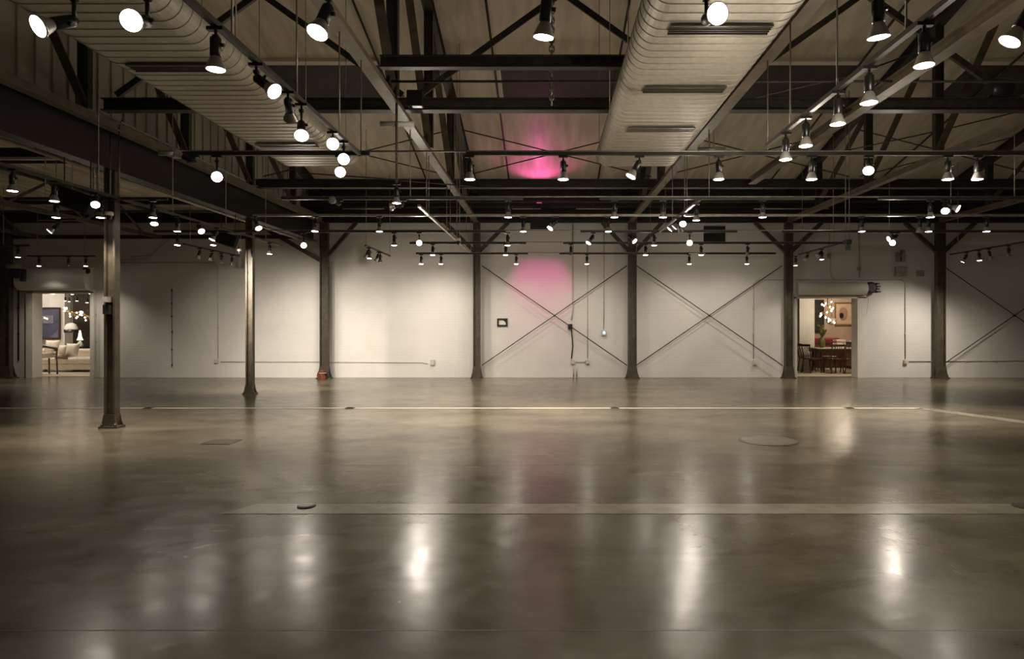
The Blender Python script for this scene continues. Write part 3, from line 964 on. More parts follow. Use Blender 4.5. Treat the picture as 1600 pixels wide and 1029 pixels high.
MB().lathe([(0.10, -0.17), (0.155, -0.13), (0.155, 0.12), (0.11, 0.17)], 18, (p.x, 9.4, 5.02), rot=Matrix.Rotation(math.pi / 2, 3, 'Y')).build('body', 'black', t)
MB().span((p.x - 0.2, 9.32, 4.87), (p.x + 0.2, 9.48, 4.90)).build('foot', 'black', t)

# ---------------------------------------------------------------- side aisle steelwork on the left
tag(MB().ibeam((XL, 14.3, 4.3), (GX - 0.12, 14.3, 4.3), 0.14, 0.16).build('aisle_beam', 'dark'), 'dark cross beam of the side aisle, behind the loudspeaker', 'beam', 'side aisle beams')
tag(MB().ibeam((XL, 9.72, 4.16), (GX - 0.12, 9.72, 4.16), 0.14, 0.14).build('aisle_beam', 'dark'), 'dark cross beam of the side aisle, meeting the nearest free-standing column', 'beam', 'side aisle beams')
tag(MB().ibeam((XL, 18.2, 4.02), (GX - 0.12, 18.2, 4.02), 0.14, 0.10).build('aisle_beam', 'dark'), 'dark side aisle beam against the white wall, above the lounge doorway', 'beam', 'side aisle beams')
for x, n, zb in ((-10.9, 'nearer the girder', 4.0), (-14.2, 'nearer the left edge', 4.0)):
    t = thing('aisle_truss', 'light dark truss under the side aisle roof, ' + n, 'truss', (x, 12, zb), 'side aisle trusses')
    MB().angle((x, 5, zb), (x, 18.1, zb), 0.1).build('bottom_chord', 'steel', t)
    MB().angle((x, 5, 4.7), (x, 18.1, 4.7), 0.1).build('top_chord', 'steel', t)
    y = 5.2
    k = 0
    while y < 17.2:
        MB().bar((x, y, zb if k % 2 else 4.66), (x, y + 1.1, 4.66 if k % 2 else zb), 0.03, 0.05).build('web_bar', 'steel', t)
        y += 1.1
        k += 1
for y, z, n in ((8.0, 4.45, 'nearest'), (11.6, 4.5, 'middle'), (16.2, 4.4, 'farthest')):
    tag(MB().tube([(XL, y, z), (GX - 0.14, y, z)], 0.03, 8).build('aisle_pipe', 'dark'), n + ' dark pipe crossing the side aisle ceiling', 'pipe', 'side aisle pipes')
tag(MB().tube([(-7.0, 6.0, 3.95), (-7.0, 18.0, 3.95)], 0.03, 8).build('aisle_pipe', 'whitepipe'), 'pale pipe running front to back beside the dark girder', 'pipe', 'side aisle pipes')
tag(MB().tube([(GX + 0.16, 9.2, 4.62), (GX + 0.16, 17.9, 4.62)], 0.018, 8).build('girder_conduit', 'conduit'), 'thin conduit along the top of the dark girder', 'conduit')
for k, (px, top) in enumerate(((146, 4.7), (152, 4.6), (172, 4.62), (186, 4.62))):
    a = P(px, 300, 9.55)
    tag(MB().tube([(a.x + 0.05, a.y, top), (a.x, a.y, top - 0.12), (a.x, a.y, 3.5)], 0.012, 8).build('drop_conduit', 'conduit'),
        ORD[k + 1] + ' of four thin conduits dropping past the top of the nearest free-standing column', 'conduit', 'conduits at the column head')

# ---------------------------------------------------------------- things on the white wall
def W(px, py, off=0.02):
    v = P(px, py, WY)
    return Vector((v.x, WY - off, v.z))


def conduit(pts, label, r=0.013, m='whitepipe', ends=(), boxes=()):
    t = thing('wall_conduit', label, 'conduit', W(*pts[0]), 'conduits on the white wall')
    MB().tube([W(px, py, 0.02) for px, py in pts], r, 8).build('pipe', m, t)
    for a, b in zip(pts[:-1], pts[1:]):
        q0, q1 = W(*a), W(*b)
        n = int((q1 - q0).length / 0.9)
        for i in range(1, n + 1):
            c0 = q0.lerp(q1, i / (n + 1))
            MB().box((c0.x, WY - 0.022, c0.z), (0.04, 0.04, 0.04)).build('clip', m, t)
    return t


def jbox(px, py, w, h, label, m='whitepipe', d=0.07):
    c0 = W(px, py, d / 2)
    t = thing('junction_box', label, 'outlet', c0, 'boxes on the white wall')
    MB().box(c0, (w, d, h)).build('body', m, t, bevel=0.006)
    MB().box((c0.x, WY - d - 0.004, c0.z), (w * 0.8, 0.008, h * 0.85)).build('cover_plate', m, t)
    return t


conduit([(345, 565), (500, 565), (660, 566), (668, 568)], 'long level conduit low on the wall, passing behind the orange cloth column')
conduit([(180, 410), (336, 410), (341, 416), (341, 560)], 'conduit running level then dropping to the box left of the thin column')
conduit([(205, 401), (236, 399), (268, 372), (290, 372)], 'upper bent conduit high on the wall of the side aisle')
conduit([(188, 406), (226, 405), (240, 397)], 'short bent conduit high on the wall, right of the nearest column')
conduit([(895, 350), (895, 470), (896, 480), (893, 500)], 'thick conduit dropping to the black box on the rod cross', 0.02)
conduit([(893, 515), (895, 540), (893, 560)], 'dark cable sagging below the black box on the rod cross', 0.018, 'dark')
conduit([(918, 378), (918, 560)], 'thin vertical conduit dropping to the low outlet row', 0.011)
conduit([(943.5, 350), (943.5, 514)], 'thin vertical conduit dropping to the bluish wall box', 0.011)
conduit([(896, 570), (896, 588)], 'left of two short stub conduits rising from the floor', 0.017)
conduit([(901, 570), (901, 588)], 'right of two short stub conduits rising from the floor', 0.017)
conduit([(900, 565), (915, 565)], 'short level conduit joining the two low outlets', 0.014)
conduit([(1229, 437), (1184, 437), (1177, 443), (1177, 560)], 'conduit dropping to the low outlet left of the dining doorway', 0.012)
conduit([(1242, 437), (1408, 437), (1414, 442), (1414, 560)], 'conduit running above the dining doorway then dropping to a low box', 0.014)
conduit([(1420, 564), (1600, 563), (1680, 562)], 'level conduit low on the wall at the right edge', 0.012)
conduit([(1295, 350), (1295, 395), (1297, 430), (1302, 436)], 'vertical conduit above the dining doorway, left one', 0.013)
conduit([(1341, 350), (1341, 412), (1342, 434)], 'vertical conduit above the dining doorway, right one', 0.017)
conduit([(30, 440), (30, 562)], 'dark vertical conduit left of the lounge doorway', 0.016, 'dark')
conduit([(150, 450), (150, 575)], 'thin vertical conduit right of the lounge doorway', 0.01)
jbox(676, 566, 0.11, 0.16, 'white outlet box low on the wall, right of the orange cloth column')
jbox(339, 564, 0.10, 0.12, 'conduit corner box low on the wall, left of the thin column')
jbox(895, 565, 0.10, 0.13, 'left of two low outlets under the rod cross')
jbox(918, 565, 0.11, 0.13, 'right of two low outlets under the rod cross')
jbox(891, 510, 0.12, 0.15, 'small black box on the rod cross in the wall', 'black', 0.1)
jbox(1178, 566, 0.10, 0.14, 'low outlet box left of the dining doorway column')
jbox(1414, 565, 0.11, 0.11, 'low conduit box right of the dining doorway')
jbox(1405, 424, 0.30, 0.27, 'larger dark electrical box high on the wall, right of the dining doorway', 'conduit', 0.14)
jbox(1436, 427, 0.17, 0.17, 'smaller dark electrical box high on the wall, beside the larger one', 'conduit', 0.12)
jbox(1294.5, 400, 0.09, 0.14, 'little box on the left vertical conduit above the dining doorway', 'conduit')
jbox(1341, 420, 0.09, 0.10, 'little box on the right vertical conduit above the dining doorway', 'conduit')
c0 = W(1405, 400, 0.06)
t = thing('conduit_stack', 'cluster of dark fittings above the larger electrical box', 'fitting', c0)
MB().span((c0.x - 0.11, c0.y - 0.05, c0.z - 0.16), (c0.x - 0.03, WY, c0.z + 0.10)).build('riser', 'conduit', t)
MB().span((c0.x + 0.02, c0.y - 0.05, c0.z - 0.16), (c0.x + 0.11, WY, c0.z + 0.17)).build('riser', 'conduit', t)
MB().span((c0.x - 0.17, c0.y - 0.06, c0.z - 0.02), (c0.x + 0.13, c0.y, c0.z + 0.03)).build('bracket', 'conduit', t)
# bluish thermostat box
c0 = W(943.5, 520, 0.05)
t = thing('thermostat', 'small bluish lit box on the wall between frame and column', 'control box', c0)
MB().box(c0, (0.13, 0.08, 0.15)).build('housing', mat('pale_blue_plastic', (0.50, 0.60, 0.66), (0.44, 0.54, 0.60), 0.35), t, bevel=0.02)
MB().lathe([(0.04, 0), (0.03, 0.015), (0.005, 0.02)], 16, (c0.x, WY - 0.09, c0.z + 0.01), rot=Matrix.Rotation(math.pi / 2, 3, 'X')).build('indicator', emit('blue_indicator', (0.55, 0.85, 1.0), 0.9), t)
# small framed notice
c0 = W(785, 503.5, 0.02)
t = thing('picture_frame', 'small black frame with a white sheet, alone on the white wall', 'frame', c0)
fw, fh, fb = 0.30, 0.235, 0.05
f = MB()
for sx in (-1, 1):
    f.span((c0.x + sx * fw / 2 - (fb if sx > 0 else 0), WY - 0.035, c0.z - fh / 2), (c0.x + sx * fw / 2 + (fb if sx < 0 else 0), WY - 0.002, c0.z + fh / 2))
for sz in (-1, 1):
    f.span((c0.x - fw / 2 + fb, WY - 0.035, c0.z + sz * fh / 2 - (fb if sz > 0 else 0)), (c0.x + fw / 2 - fb, WY - 0.002, c0.z + sz * fh / 2 + (fb if sz < 0 else 0)))
f.prism([(c0.x + fw / 2 - fb, WY - 0.014, c0.z + fh / 2 - fb), (c0.x + fw / 2 - fb, WY - 0.014, c0.z - 0.01), (c0.x + fw / 2 - fb - 0.07, WY - 0.014, c0.z + fh / 2 - fb)], (0, 0, 0), (0, 0.004, 0))
f.build('frame', 'black', t)
MB().span((c0.x - fw / 2 + fb, WY - 0.01, c0.z - fh / 2 + fb), (c0.x + fw / 2 - fb, WY - 0.004, c0.z + fh / 2 - fb)).build('sheet', 'white', t)
# louvred vent high on the wall
c0 = W(1116, 367, 0.03)
t = thing('wall_vent', 'square dark louvred vent high on the wall, left of the dining doorway', 'vent', c0)
MB().span((c0.x - 0.31, WY - 0.04, c0.z - 0.24), (c0.x + 0.31, WY - 0.01, c0.z + 0.25)).build('backing', 'black', t)
l = MB()
for i in range(8):
    l.box((c0.x, WY - 0.05, c0.z - 0.21 + i * 0.06), (0.58, 0.03, 0.012), Matrix.Rotation(0.6, 3, 'X'))
l.build('louvres', 'upper', t)
# a dark seam in the side-aisle wall, built as a knotted tube
cw = MB()
pts = [W(269 + random.uniform(-0.25, 0.25), 450 + i * 4, 0.012) for i in range(32)]
cw.tube(pts, 0.008, 6)
for i in (1, 6, 11, 17, 24, 30):
    cw.box(pts[i], (0.03, 0.024, 0.05))
tag(cw.build('wall_seam', 'dark'), 'dark knotted seam line straight down the wall left of the thin column', 'cable')
# the orange bundle at the column foot
t = thing('orange_cloth', 'crumpled orange cloth tied round the foot of a wall column', 'cloth', (COLX[1], CY_B - 0.16, 0))
ob = MB()
vs, fs = [], []
nu, nv = 18, 8
for j in range(nv + 1):
    for i in range(nu):
        a = 2 * math.pi * i / nu
        rr = 0.115 * (1 - 0.25 * (j / nv) ** 2) * (1 + 0.16 * math.sin(5 * a + j) + random.uniform(-0.06, 0.06))
        if j == nv:
            rr *= 0.35
        vs.append((COLX[1] - 0.01 + rr * math.cos(a), CY_B - 0.22 + rr * 0.62 * math.sin(a), 0.002 + 0.25 * j / nv))
for j in range(nv):
    for i in range(nu):
        fs.append((j * nu + i, j * nu + (i + 1) % nu, (j + 1) * nu + (i + 1) % nu, (j + 1) * nu + i))
fs.append(tuple(nv * nu + i for i in range(nu)))
ob.add(vs, fs, True)
ob.build('bundle', 'orange', t)
MB().tube([(COLX[1] + 0.02 + 0.105 * math.cos(a), CY_B - 0.22 + 0.075 * math.sin(a), 0.17) for a in [2 * math.pi * i / 20 for i in range(21)]], 0.008, 6, False).build('tie', 'white', t)

# ---------------------------------------------------------------- roll-up doors in their housings
def rollup(d, px0, px1, pyt, pyb, motor, label, n):
    xa, xb = P(px0, 0, WY).x, P(px1, 0, WY).x
    zt, zb = P(0, pyt, WY).z, P(0, pyb, WY).z
    t = thing('roll_up_door', label, 'door', ((xa + xb) / 2, WY - 0.2, zb), 'roll-up doors over the doorways')
    h = MB()
    r = (zt - zb) / 2
    prof = []
    for k in range(13):
        a = math.pi / 2 + math.pi * k / 12
        prof.append((xa, WY - 0.18 + 0.2 * math.cos(a), (zt + zb) / 2 + r * math.sin(a)))
    prof += [(xa, WY - 0.001, zb), (xa, WY - 0.001, zt)]
    h.prism(prof, (xa, 0, 0), (xb, 0, 0))
    h.build('housing', 'plaster', t)
    MB().span((xa + 0.06, WY - 0.1, d[2] - 0.02), (xb - 0.06, WY - 0.06, zb)).build('curtain', 'plaster', t)
    MB().span((xa + 0.02, WY - 0.12, zb - 0.035), (xb - 0.02, WY - 0.02, zb)).build('bottom_bar', 'conduit', t)
    mx, mz = P(motor, 0, WY).x, (zt + zb) / 2 + 0.02
    return t, mx, mz


t, mx, mz = rollup(DR, 1244, 1347, 441, 461, 1357, 'white roll-up door housing over the dining showroom doorway', 1)
MB().lathe([(0.15, -0.12), (0.165, -0.08), (0.165, 0.06), (0.12, 0.1)], 20, (mx - 0.06, WY - 0.22, mz), rot=Matrix.Rotation(math.pi / 2, 3, 'X')).build('motor', 'dark', t)
for k in range(4):
    MB().span((mx + 0.10, WY - 0.30, mz - 0.14 + k * 0.075), (mx + 0.20 - 0.03 * (k % 2), WY - 0.12, mz - 0.09 + k * 0.075)).build('gear', 'black', t)
MB().tube([(mx - 0.02, WY - 0.06, mz - 0.15), (mx - 0.06, WY - 0.05, mz - 0.6), (mx - 0.12, WY - 0.05, mz - 1.0), (mx - 0.10, WY - 0.05, mz - 1.5)], 0.006, 6).build('pull_cord', 'whitepipe', t)
t, mx, mz = rollup(DL, 38, 146, 418, 454, 145, 'grey-white roll-up door housing over the lounge doorway', 2)
MB().lathe([(0.085, -0.05), (0.085, 0.05)], 20, (mx, WY - 0.26, P(0, 424, WY).z), rot=Matrix.Rotation(math.pi / 2, 3, 'X')).build('motor', 'black', t)
p = P(27, 427, 18.0)
t = thing('door_operator', 'dark cluttered door motor left of the lounge doorway', 'motor', p)
MB().box(p, (0.34, 0.25, 0.26)).build('gearbox', 'black', t, bevel=0.02)
MB().lathe([(0.08, -0.16), (0.08, 0.16)], 14, p + Vector((-0.02, -0.1, 0.2)), rot=Matrix.Rotation(math.pi / 2, 3, 'Y')).build('motor', 'conduit', t)
MB().box(p + Vector((0.2, -0.05, -0.12)), (0.1, 0.1, 0.22)).build('chain_wheel', 'dark', t)


def jambs(n, d, wl, wr, y0=WY - 0.1):
    m = MB()
    m.span((d[0] - wl, y0, 0), (d[0] + 0.012, WY + T + 0.02, d[2] + 0.02))
    m.span((d[1] - 0.012, y0, 0), (d[1] + wr, WY + T + 0.02, d[2] + 0.02))
    m.span((d[0] - wl, y0, d[2] - 0.012), (d[1] + wr, WY + T + 0.02, d[2] + 0.09))
    struct('door_%d' % n, m, 'plaster')


jambs(1, DL, 0.17, 0.10)
jambs(2, DR, 0.06, 0.24)

# ---------------------------------------------------------------- covers let into the floor
for px, n in ((233, 'nearest the free-standing column'), (547, 'second from left'), (960.5, 'below the column between the rod crosses'), (1326, 'in front of the dining doorway')):
    c0 = P(px, 637.5, 11.9)
    t = thing('floor_socket', 'small dark socket cover on the white floor line, ' + n, 'floor cover', (c0.x, 11.9, 0), 'socket covers on the white floor line')
    MB().span((c0.x - 0.075, 11.83, 0.003), (c0.x + 0.075, 11.98, 0.012)).build('cover', 'plate', t)
    MB().span((c0.x - 0.05, 11.86, 0.012), (c0.x + 0.05, 11.95, 0.018)).build('flap', 'dark', t)
for px, n in ((479, 'left of centre on the grey floor strip'), (1597, 'at the right edge on the grey floor strip')):
    c0 = P(px, 791, 5.55)
    t = thing('floor_disc', 'round dark floor cover ' + n, 'floor cover', (c0.x, 5.55, 0), 'round covers on the grey floor strip')
    MB().lathe([(0.078, 0.003), (0.078, 0.010), (0.070, 0.014)], 28, (c0.x, 5.55, 0)).build('rim', 'dark', t)
    MB().lathe([(0.060, 0.014), (0.060, 0.017)], 24, (c0.x, 5.55, 0)).build('cap', 'plate', t)
c0 = P(1200, 688, 8.65)
t = thing('manhole_cover', 'large round manhole cover in the floor, in front of the dining doorway', 'manhole', (c0.x, c0.y, 0))
MB().lathe([(0.385, 0.0), (0.385, 0.004), (0.36, 0.004)], 48, (c0.x, c0.y, 0)).build('rim', 'plate', t)
MB().lathe([(0.355, 0.0), (0.355, 0.006), (0.34, 0.008)], 48, (c0.x, c0.y, 0)).build('lid', mat('worn_iron_lid', (0.20, 0.18, 0.135), (0.135, 0.118, 0.085), 0.3, scale=6), t)
q = [P(313, 694, 8.38), P(359, 694, 8.38), P(379, 686.5, 8.72), P(333, 686.5, 8.72)]
m = MB().add([(v.x, v.y, 0.006) for v in q] + [(v.x, v.y, 0) for v in q], [(0, 1, 2, 3), (0, 4, 5, 1), (1, 5, 6, 2), (2, 6, 7, 3), (3, 7, 4, 0)])
tag(m.build('floor_hatch', 'plate'), 'dark rectangular hatch plate in the floor, right of the nearest column', 'floor cover')

# ---------------------------------------------------------------- dining showroom through the doorway on the right
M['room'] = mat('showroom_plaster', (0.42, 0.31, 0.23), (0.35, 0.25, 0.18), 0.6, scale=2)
M['walnut'] = mat('dark_walnut', (0.105, 0.045, 0.022), (0.045, 0.019, 0.010), 0.35, scale=9, stretch=(1, 1, 6))
M['gold'] = mat('gilt_frame', (0.60, 0.42, 0.16), (0.42, 0.28, 0.09), 0.3, metal=0.8, scale=20)
M['red'] = mat('red_fabric', (0.26, 0.022, 0.02), (0.16, 0.014, 0.014), 0.7, scale=12)
M['cream'] = mat('cream_fabric', (0.74, 0.67, 0.57), (0.66, 0.59, 0.49), 0.75, scale=8, bump=0.1)
M['glow'] = emit('chandelier_bulb', (1.0, 0.84, 0.62), 11)
M['glass'] = mat('smoked_glass_globe', (0.40, 0.34, 0.28), (0.34, 0.28, 0.22), 0.08, scale=4)
M['floor2'] = mat('pale_showroom_floor', (0.60, 0.52, 0.40), (0.50, 0.43, 0.32), 0.3, scale=3)
M['leaf'] = mat('olive_leaves', (0.16, 0.15, 0.04), (0.09, 0.09, 0.025), 0.5, scale=9)
Y0, Y1 = WY + T, 24.6
struct('floor_dining', MB().span((6.2, Y0 + 0.15, 0), (14.2, Y1, 0.006)), 'floor2')
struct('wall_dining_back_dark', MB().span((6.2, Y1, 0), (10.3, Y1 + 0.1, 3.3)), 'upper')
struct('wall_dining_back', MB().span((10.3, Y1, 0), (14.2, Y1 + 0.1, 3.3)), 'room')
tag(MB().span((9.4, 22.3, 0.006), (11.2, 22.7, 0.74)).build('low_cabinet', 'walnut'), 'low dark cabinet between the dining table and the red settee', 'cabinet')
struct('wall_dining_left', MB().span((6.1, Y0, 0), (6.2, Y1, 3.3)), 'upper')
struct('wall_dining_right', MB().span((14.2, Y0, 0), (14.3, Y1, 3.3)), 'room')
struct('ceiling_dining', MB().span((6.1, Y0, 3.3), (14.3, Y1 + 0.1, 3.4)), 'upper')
tag(MB().span((8.42, 21.3, 0.006), (8.92, 21.75, 3.3)).build('square_pillar', 'plaster'), 'white square pillar inside the dining showroom doorway', 'pillar')


def art(px0, px1, py0, py1, y, name, label, cat, frame_m, fw, paint):
    a, b = P(px0, py1, y), P(px1, py0, y)
    cx, cz = (a.x + b.x) / 2, (a.z + b.z) / 2
    t = thing(name, label, cat, (cx, y, a.z))
    f = MB()
    f.span((a.x, y - 0.04, a.z), (a.x + fw, y, b.z)).span((b.x - fw, y - 0.04, a.z), (b.x, y, b.z))
    f.span((a.x + fw, y - 0.04, a.z), (b.x - fw, y, a.z + fw)).span((a.x + fw, y - 0.04, b.z - fw), (b.x - fw, y, b.z))
    f.build('frame', frame_m, t)
    MB().span((a.x + fw, y - 0.015, a.z + fw), (b.x - fw, y, b.z - fw)).build('canvas', paint, t)
    return t, cx, cz


t, cx, cz = art(1304, 1332, 472, 508, 24.6, 'framed_picture', 'gilt-framed picture with a dark oval blot on the dining showroom wall', 'picture', 'gold', 0.045, mat('tan_paper', (0.52, 0.36, 0.25), (0.46, 0.31, 0.21), 0.6))
MB().lathe([(0.20, 0), (0.20, 0.004)], 28, (cx - 0.02, 24.575, cz), rot=Matrix.Rotation(math.pi / 2, 3, 'X') @ Matrix.Diagonal((0.85, 1.25, 1.0))).build('oval', mat('brown_wash', (0.32, 0.20, 0.13), (0.24, 0.15, 0.10), 0.6), t)
MB().lathe([(0.085, 0), (0.085, 0.004)], 18, (cx - 0.09, 24.567, cz - 0.07), rot=Matrix.Rotation(math.pi / 2, 3, 'X') @ Matrix.Diagonal((0.9, 1.3, 1.0))).build('blot', 'black', t)
art(1272, 1287, 468, 519, 24.6, 'wall_mirror', 'tall dark mirror beside the white pillar in the dining showroom', 'mirror', 'black', 0.03, mat('dark_mirror', (0.10, 0.10, 0.09), (0.05, 0.05, 0.05), 0.1, metal=0.6))
# round glass table top on legs
TX, TY = 9.55, 20.7
t = thing('dining_table', 'dark dining table with a pale top in the dining showroom', 'table', (TX, TY, 0.006))
MB().span((TX - 1.0, TY - 0.45, 0.745), (TX + 1.0, TY + 0.45, 0.78)).build('tabletop', mat('pale_stone_top', (0.55, 0.50, 0.38), (0.42, 0.37, 0.27), 0.15, scale=5), t, bevel=0.01)
MB().span((TX - 0.92, TY - 0.39, 0.64), (TX + 0.92, TY + 0.39, 0.745)).build('apron', 'walnut', t)
for sx in (-1, 1):
    for sy in (-1, 1):
        MB().lathe([(0.028, 0.006), (0.042, 0.4), (0.05, 0.745)], 12, (TX + sx * 0.8, TY + sy * 0.33, 0)).build('leg', 'walnut', t)


def chair_parts(t):
    MB().prism([(-0.22, -0.22, 0.43), (0.22, -0.22, 0.43), (0.20, 0.2, 0.43), (-0.20, 0.2, 0.43)], (0, 0, 0), (0, 0, 0.035)).build('seat', 'walnut', t, origin=(0, 0, 0), bevel=0.008)
    for sx in (-1, 1):
        for sy in (-1, 1):
            MB().tube([(sx * 0.16, sy * 0.15, 0.43), (sx * 0.21, sy * 0.21, 0)], 0.019, 8).build('leg', 'walnut', t, origin=(0, 0, 0))
        MB().tube([(sx * 0.19, 0.17, 0.46), (sx * 0.22, 0.26, 0.86)], 0.017, 8).build('back_post', 'walnut', t, origin=(0, 0, 0))
    for k in range(4):
        x = -0.105 + k * 0.07
        MB().tube([(x * 0.9, 0.18, 0.46), (x, 0.255, 0.84)], 0.009, 6).build('spindle', 'walnut', t, origin=(0, 0, 0))
    MB().bar((-0.25, 0.262, 0.87), (0.25, 0.262, 0.87), 0.03, 0.07).build('top_rail', 'walnut', t, origin=(0, 0, 0))


proto = thing('dining_chair', '', 'chair', (0, 0, 0))
chair_parts(proto)


def copy_tree(o):
    c0 = o.copy()
    COL.objects.link(c0)
    for ch_ in o.children:
        k0 = ch_.copy()
        COL.objects.link(k0)
        k0.parent = c0
    return c0


CH_ = [(8.33, 20.15, 1.9, 'dark spindle-back chair nearest the white pillar, turned side on'),
       (8.42, 20.72, 1.57, 'dark spindle-back chair at the left end of the dining table'),
       (8.98, 20.02, 3.3, 'dark chair before the dining table, left of the middle'),
       (9.46, 19.98, 3.05, 'dark chair before the dining table, right of the middle'),
       (9.99, 20.12, 3.4, 'dark chair before the dining table, half hidden by the door jamb'),
       (9.35, 21.35, 0.0, 'dark chair on the far side of the dining table')]
for i, (x, y, r, lab) in enumerate(CH_):
    o = proto if i == 0 else copy_tree(proto)
    o.location = (x, y, 0.006)
    o.rotation_euler = (0, 0, r)
    tag(o, lab, 'chair', 'dark chairs round the dining table')
# vase with branches
t = thing('vase', 'dark olive vase of branches on the dining table', 'vase', (8.87, 20.62, 0.78))
MB().lathe([(0.06, 0.78), (0.10, 0.86), (0.11, 0.98), (0.07, 1.08), (0.05, 1.12)], 18, (8.87, 20.62, 0)).build('body', 'leaf', t)
br = MB()
for k in range(16):
    a = random.uniform(0, 6.28)
    rr = random.uniform(0.05, 0.15)
    top = Vector((8.87 + rr * math.cos(a), 20.62 + rr * math.sin(a), random.uniform(1.3, 1.52)))
    br.tube([(8.87, 20.62, 1.08), top], 0.006, 5)
    for j in range(5):
        c1 = Vector((8.87, 20.62, 1.08)).lerp(top, 0.4 + 0.14 * j)
        br.box(c1, (0.06, 0.012, 0.035), Matrix.Rotation(random.uniform(0, 3), 3, 'Z') @ Matrix.Rotation(random.uniform(-1, 1), 3, 'Y'))
br.build('branches', 'leaf', t)
# stacked boxes / books on the table
pk = mat('dusty_pink_cover', (0.46, 0.27, 0.27), (0.36, 0.20, 0.21), 0.6)
for k in range(5):
    tag(MB().box((9.42, 20.6, 0.805 + k * 0.052), (0.30 - 0.02 * (k % 2), 0.22, 0.048), Matrix.Rotation(0.12 * (k % 3), 3, 'Z')).build('book', pk if k % 2 else 'cream'),
        ['pink', 'pale'][(k + 1) % 2] + ' book on the dining table, ' + ['lowest', 'second lowest', 'middle', 'second highest', 'topmost'][k] + ' in the stack', 'book', 'books stacked on the dining table')
# chandelier of bare bulbs and a glass globe pendant
CPX, CPY = P(1293, 490, 20.3).x, 20.3
t = thing('chandelier', 'cluster chandelier of bright bulbs over the dining table', 'chandelier', (CPX, CPY, 2.1))
MB().tube([(CPX, CPY, 2.1), (CPX, CPY, 3.3)], 0.012, 6).build('stem', 'black', t)
for k in range(16):
    a = k * 2.4
    rr = 0.10 + 0.16 * ((k * 7) % 5) / 4
    zz = 1.62 + 0.62 * ((k * 5) % 16) / 15
    xx = CPX + rr * math.cos(a) + (zz - 1.9) * 0.25
    arm = MB().tube([(CPX, CPY, min(zz + 0.12, 2.12)), (xx, CPY + rr * math.sin(a), zz + 0.03)], 0.006, 6).build('arm', 'gold', t)
    MB().lathe([(0.003, zz - 0.024), (0.018, zz - 0.014), (0.022, zz), (0.017, zz + 0.018), (0.007, zz + 0.032)], 10, (xx, CPY + rr * math.sin(a), 0)).build('bulb', 'glow', arm)
p = P(1301.5, 504, 20.9)
t = thing('globe_pendant', 'smoky glass globe pendant with one small bulb over the dining table', 'lamp', p)
MB().lathe([(0.16 * math.sin(math.pi * (i + 0.5) / 14), 0.16 * math.cos(math.pi * (i + 0.5) / 14)) for i in range(5, 14)], 20, p + Vector((0, 0.1, 0.09)), closed=False).build('globe', 'glass', t)
MB().tube([p + Vector((0, 0.1, 0.2)), (p.x, p.y + 0.1, 3.3)], 0.006, 6).build('cord', 'black', t)
MB().lathe([(0.004, -0.03), (0.03, 0), (0.004, 0.03)], 12, p + Vector((0, -0.1, 0))).build('bulb', 'glow', t)
# red settee and console behind
t = thing('red_settee', 'red settee along the back of the dining showroom', 'sofa', (9.8, 23.4, 0.006))
MB().span((9.6, 23.1, 0.12), (10.9, 23.9, 0.45)).build('seat', 'walnut', t, bevel=0.04)
MB().span((9.6, 23.75, 0.45), (10.9, 24.0, 1.02)).build('backrest', 'red', t, bevel=0.05)
for sx in (9.7, 10.8):
    for sy in (23.2, 23.9):
        MB().span((sx - 0.03, sy - 0.03, 0.006), (sx + 0.03, sy + 0.03, 0.12)).build('leg', 'walnut', t)
t = thing('sideboard', 'brown sideboard with a pale top beside the right jamb, dining showroom', 'sideboard', (10.85, 21.9, 0.006))
MB().span((10.35, 21.62, 0.1), (11.35, 22.12, 0.92)).build('carcass', mat('brown_wood', (0.26, 0.14, 0.06), (0.17, 0.09, 0.04), 0.4, scale=6), t)
MB().span((10.31, 21.58, 0.92), (11.39, 22.16, 0.96)).build('top', 'cream', t)
for sx in (10.43, 11.27):
    MB().span((sx - 0.03, 21.67, 0.006), (sx + 0.03, 22.07, 0.1)).build('leg', 'walnut', t)
t = thing('red_armchair', 'dark red armchair behind the white pillar', 'chair', (8.9, 23.2, 0.006))
MB().span((8.35, 22.6, 0.0), (8.85, 23.2, 0.45)).build('seat', 'red', t, bevel=0.04)
MB().span((8.35, 23.1, 0.45), (8.85, 23.3, 1.35)).build('backrest', 'red', t, bevel=0.05)


def room_light(name, loc, watts, size, col=(1.0, 0.83, 0.62)):
    """An added ceiling panel that lights a showroom."""
    t = thing('added_panel', name, 'lamp', loc, 'added showroom ceiling panels')
    MB().span((loc[0] - size / 2, loc[1] - size / 2, loc[2]), (loc[0] + size / 2, loc[1] + size / 2, loc[2] + 0.03)).build('housing', 'white', t)
    MB().span((loc[0] - size / 2 + 0.04, loc[1] - size / 2 + 0.04, loc[2] - 0.004), (loc[0] + size / 2 - 0.04, loc[1] + size / 2 - 0.04, loc[2])).build('diffuser', emit('panel_glow', col, 1.5), t)
    ld = bpy.data.lights.new('panel_glow', 'AREA')  # added area light that fills the room
    ld.energy = watts
    ld.color = col
    ld.size = size - 0.1
    lo = bpy.data.objects.new('panel_glow', ld)
    COL.objects.link(lo)
    lo.parent = t
    lo.location = (0, 0, -0.02)


room_light('added ceiling panel lighting the dining showroom, nearer the doorway', (9.3, 19.6, 3.26), 34, 0.6)
room_light('added ceiling panel lighting the dining showroom, by the picture', (10.8, 23.2, 3.26), 40, 0.6)

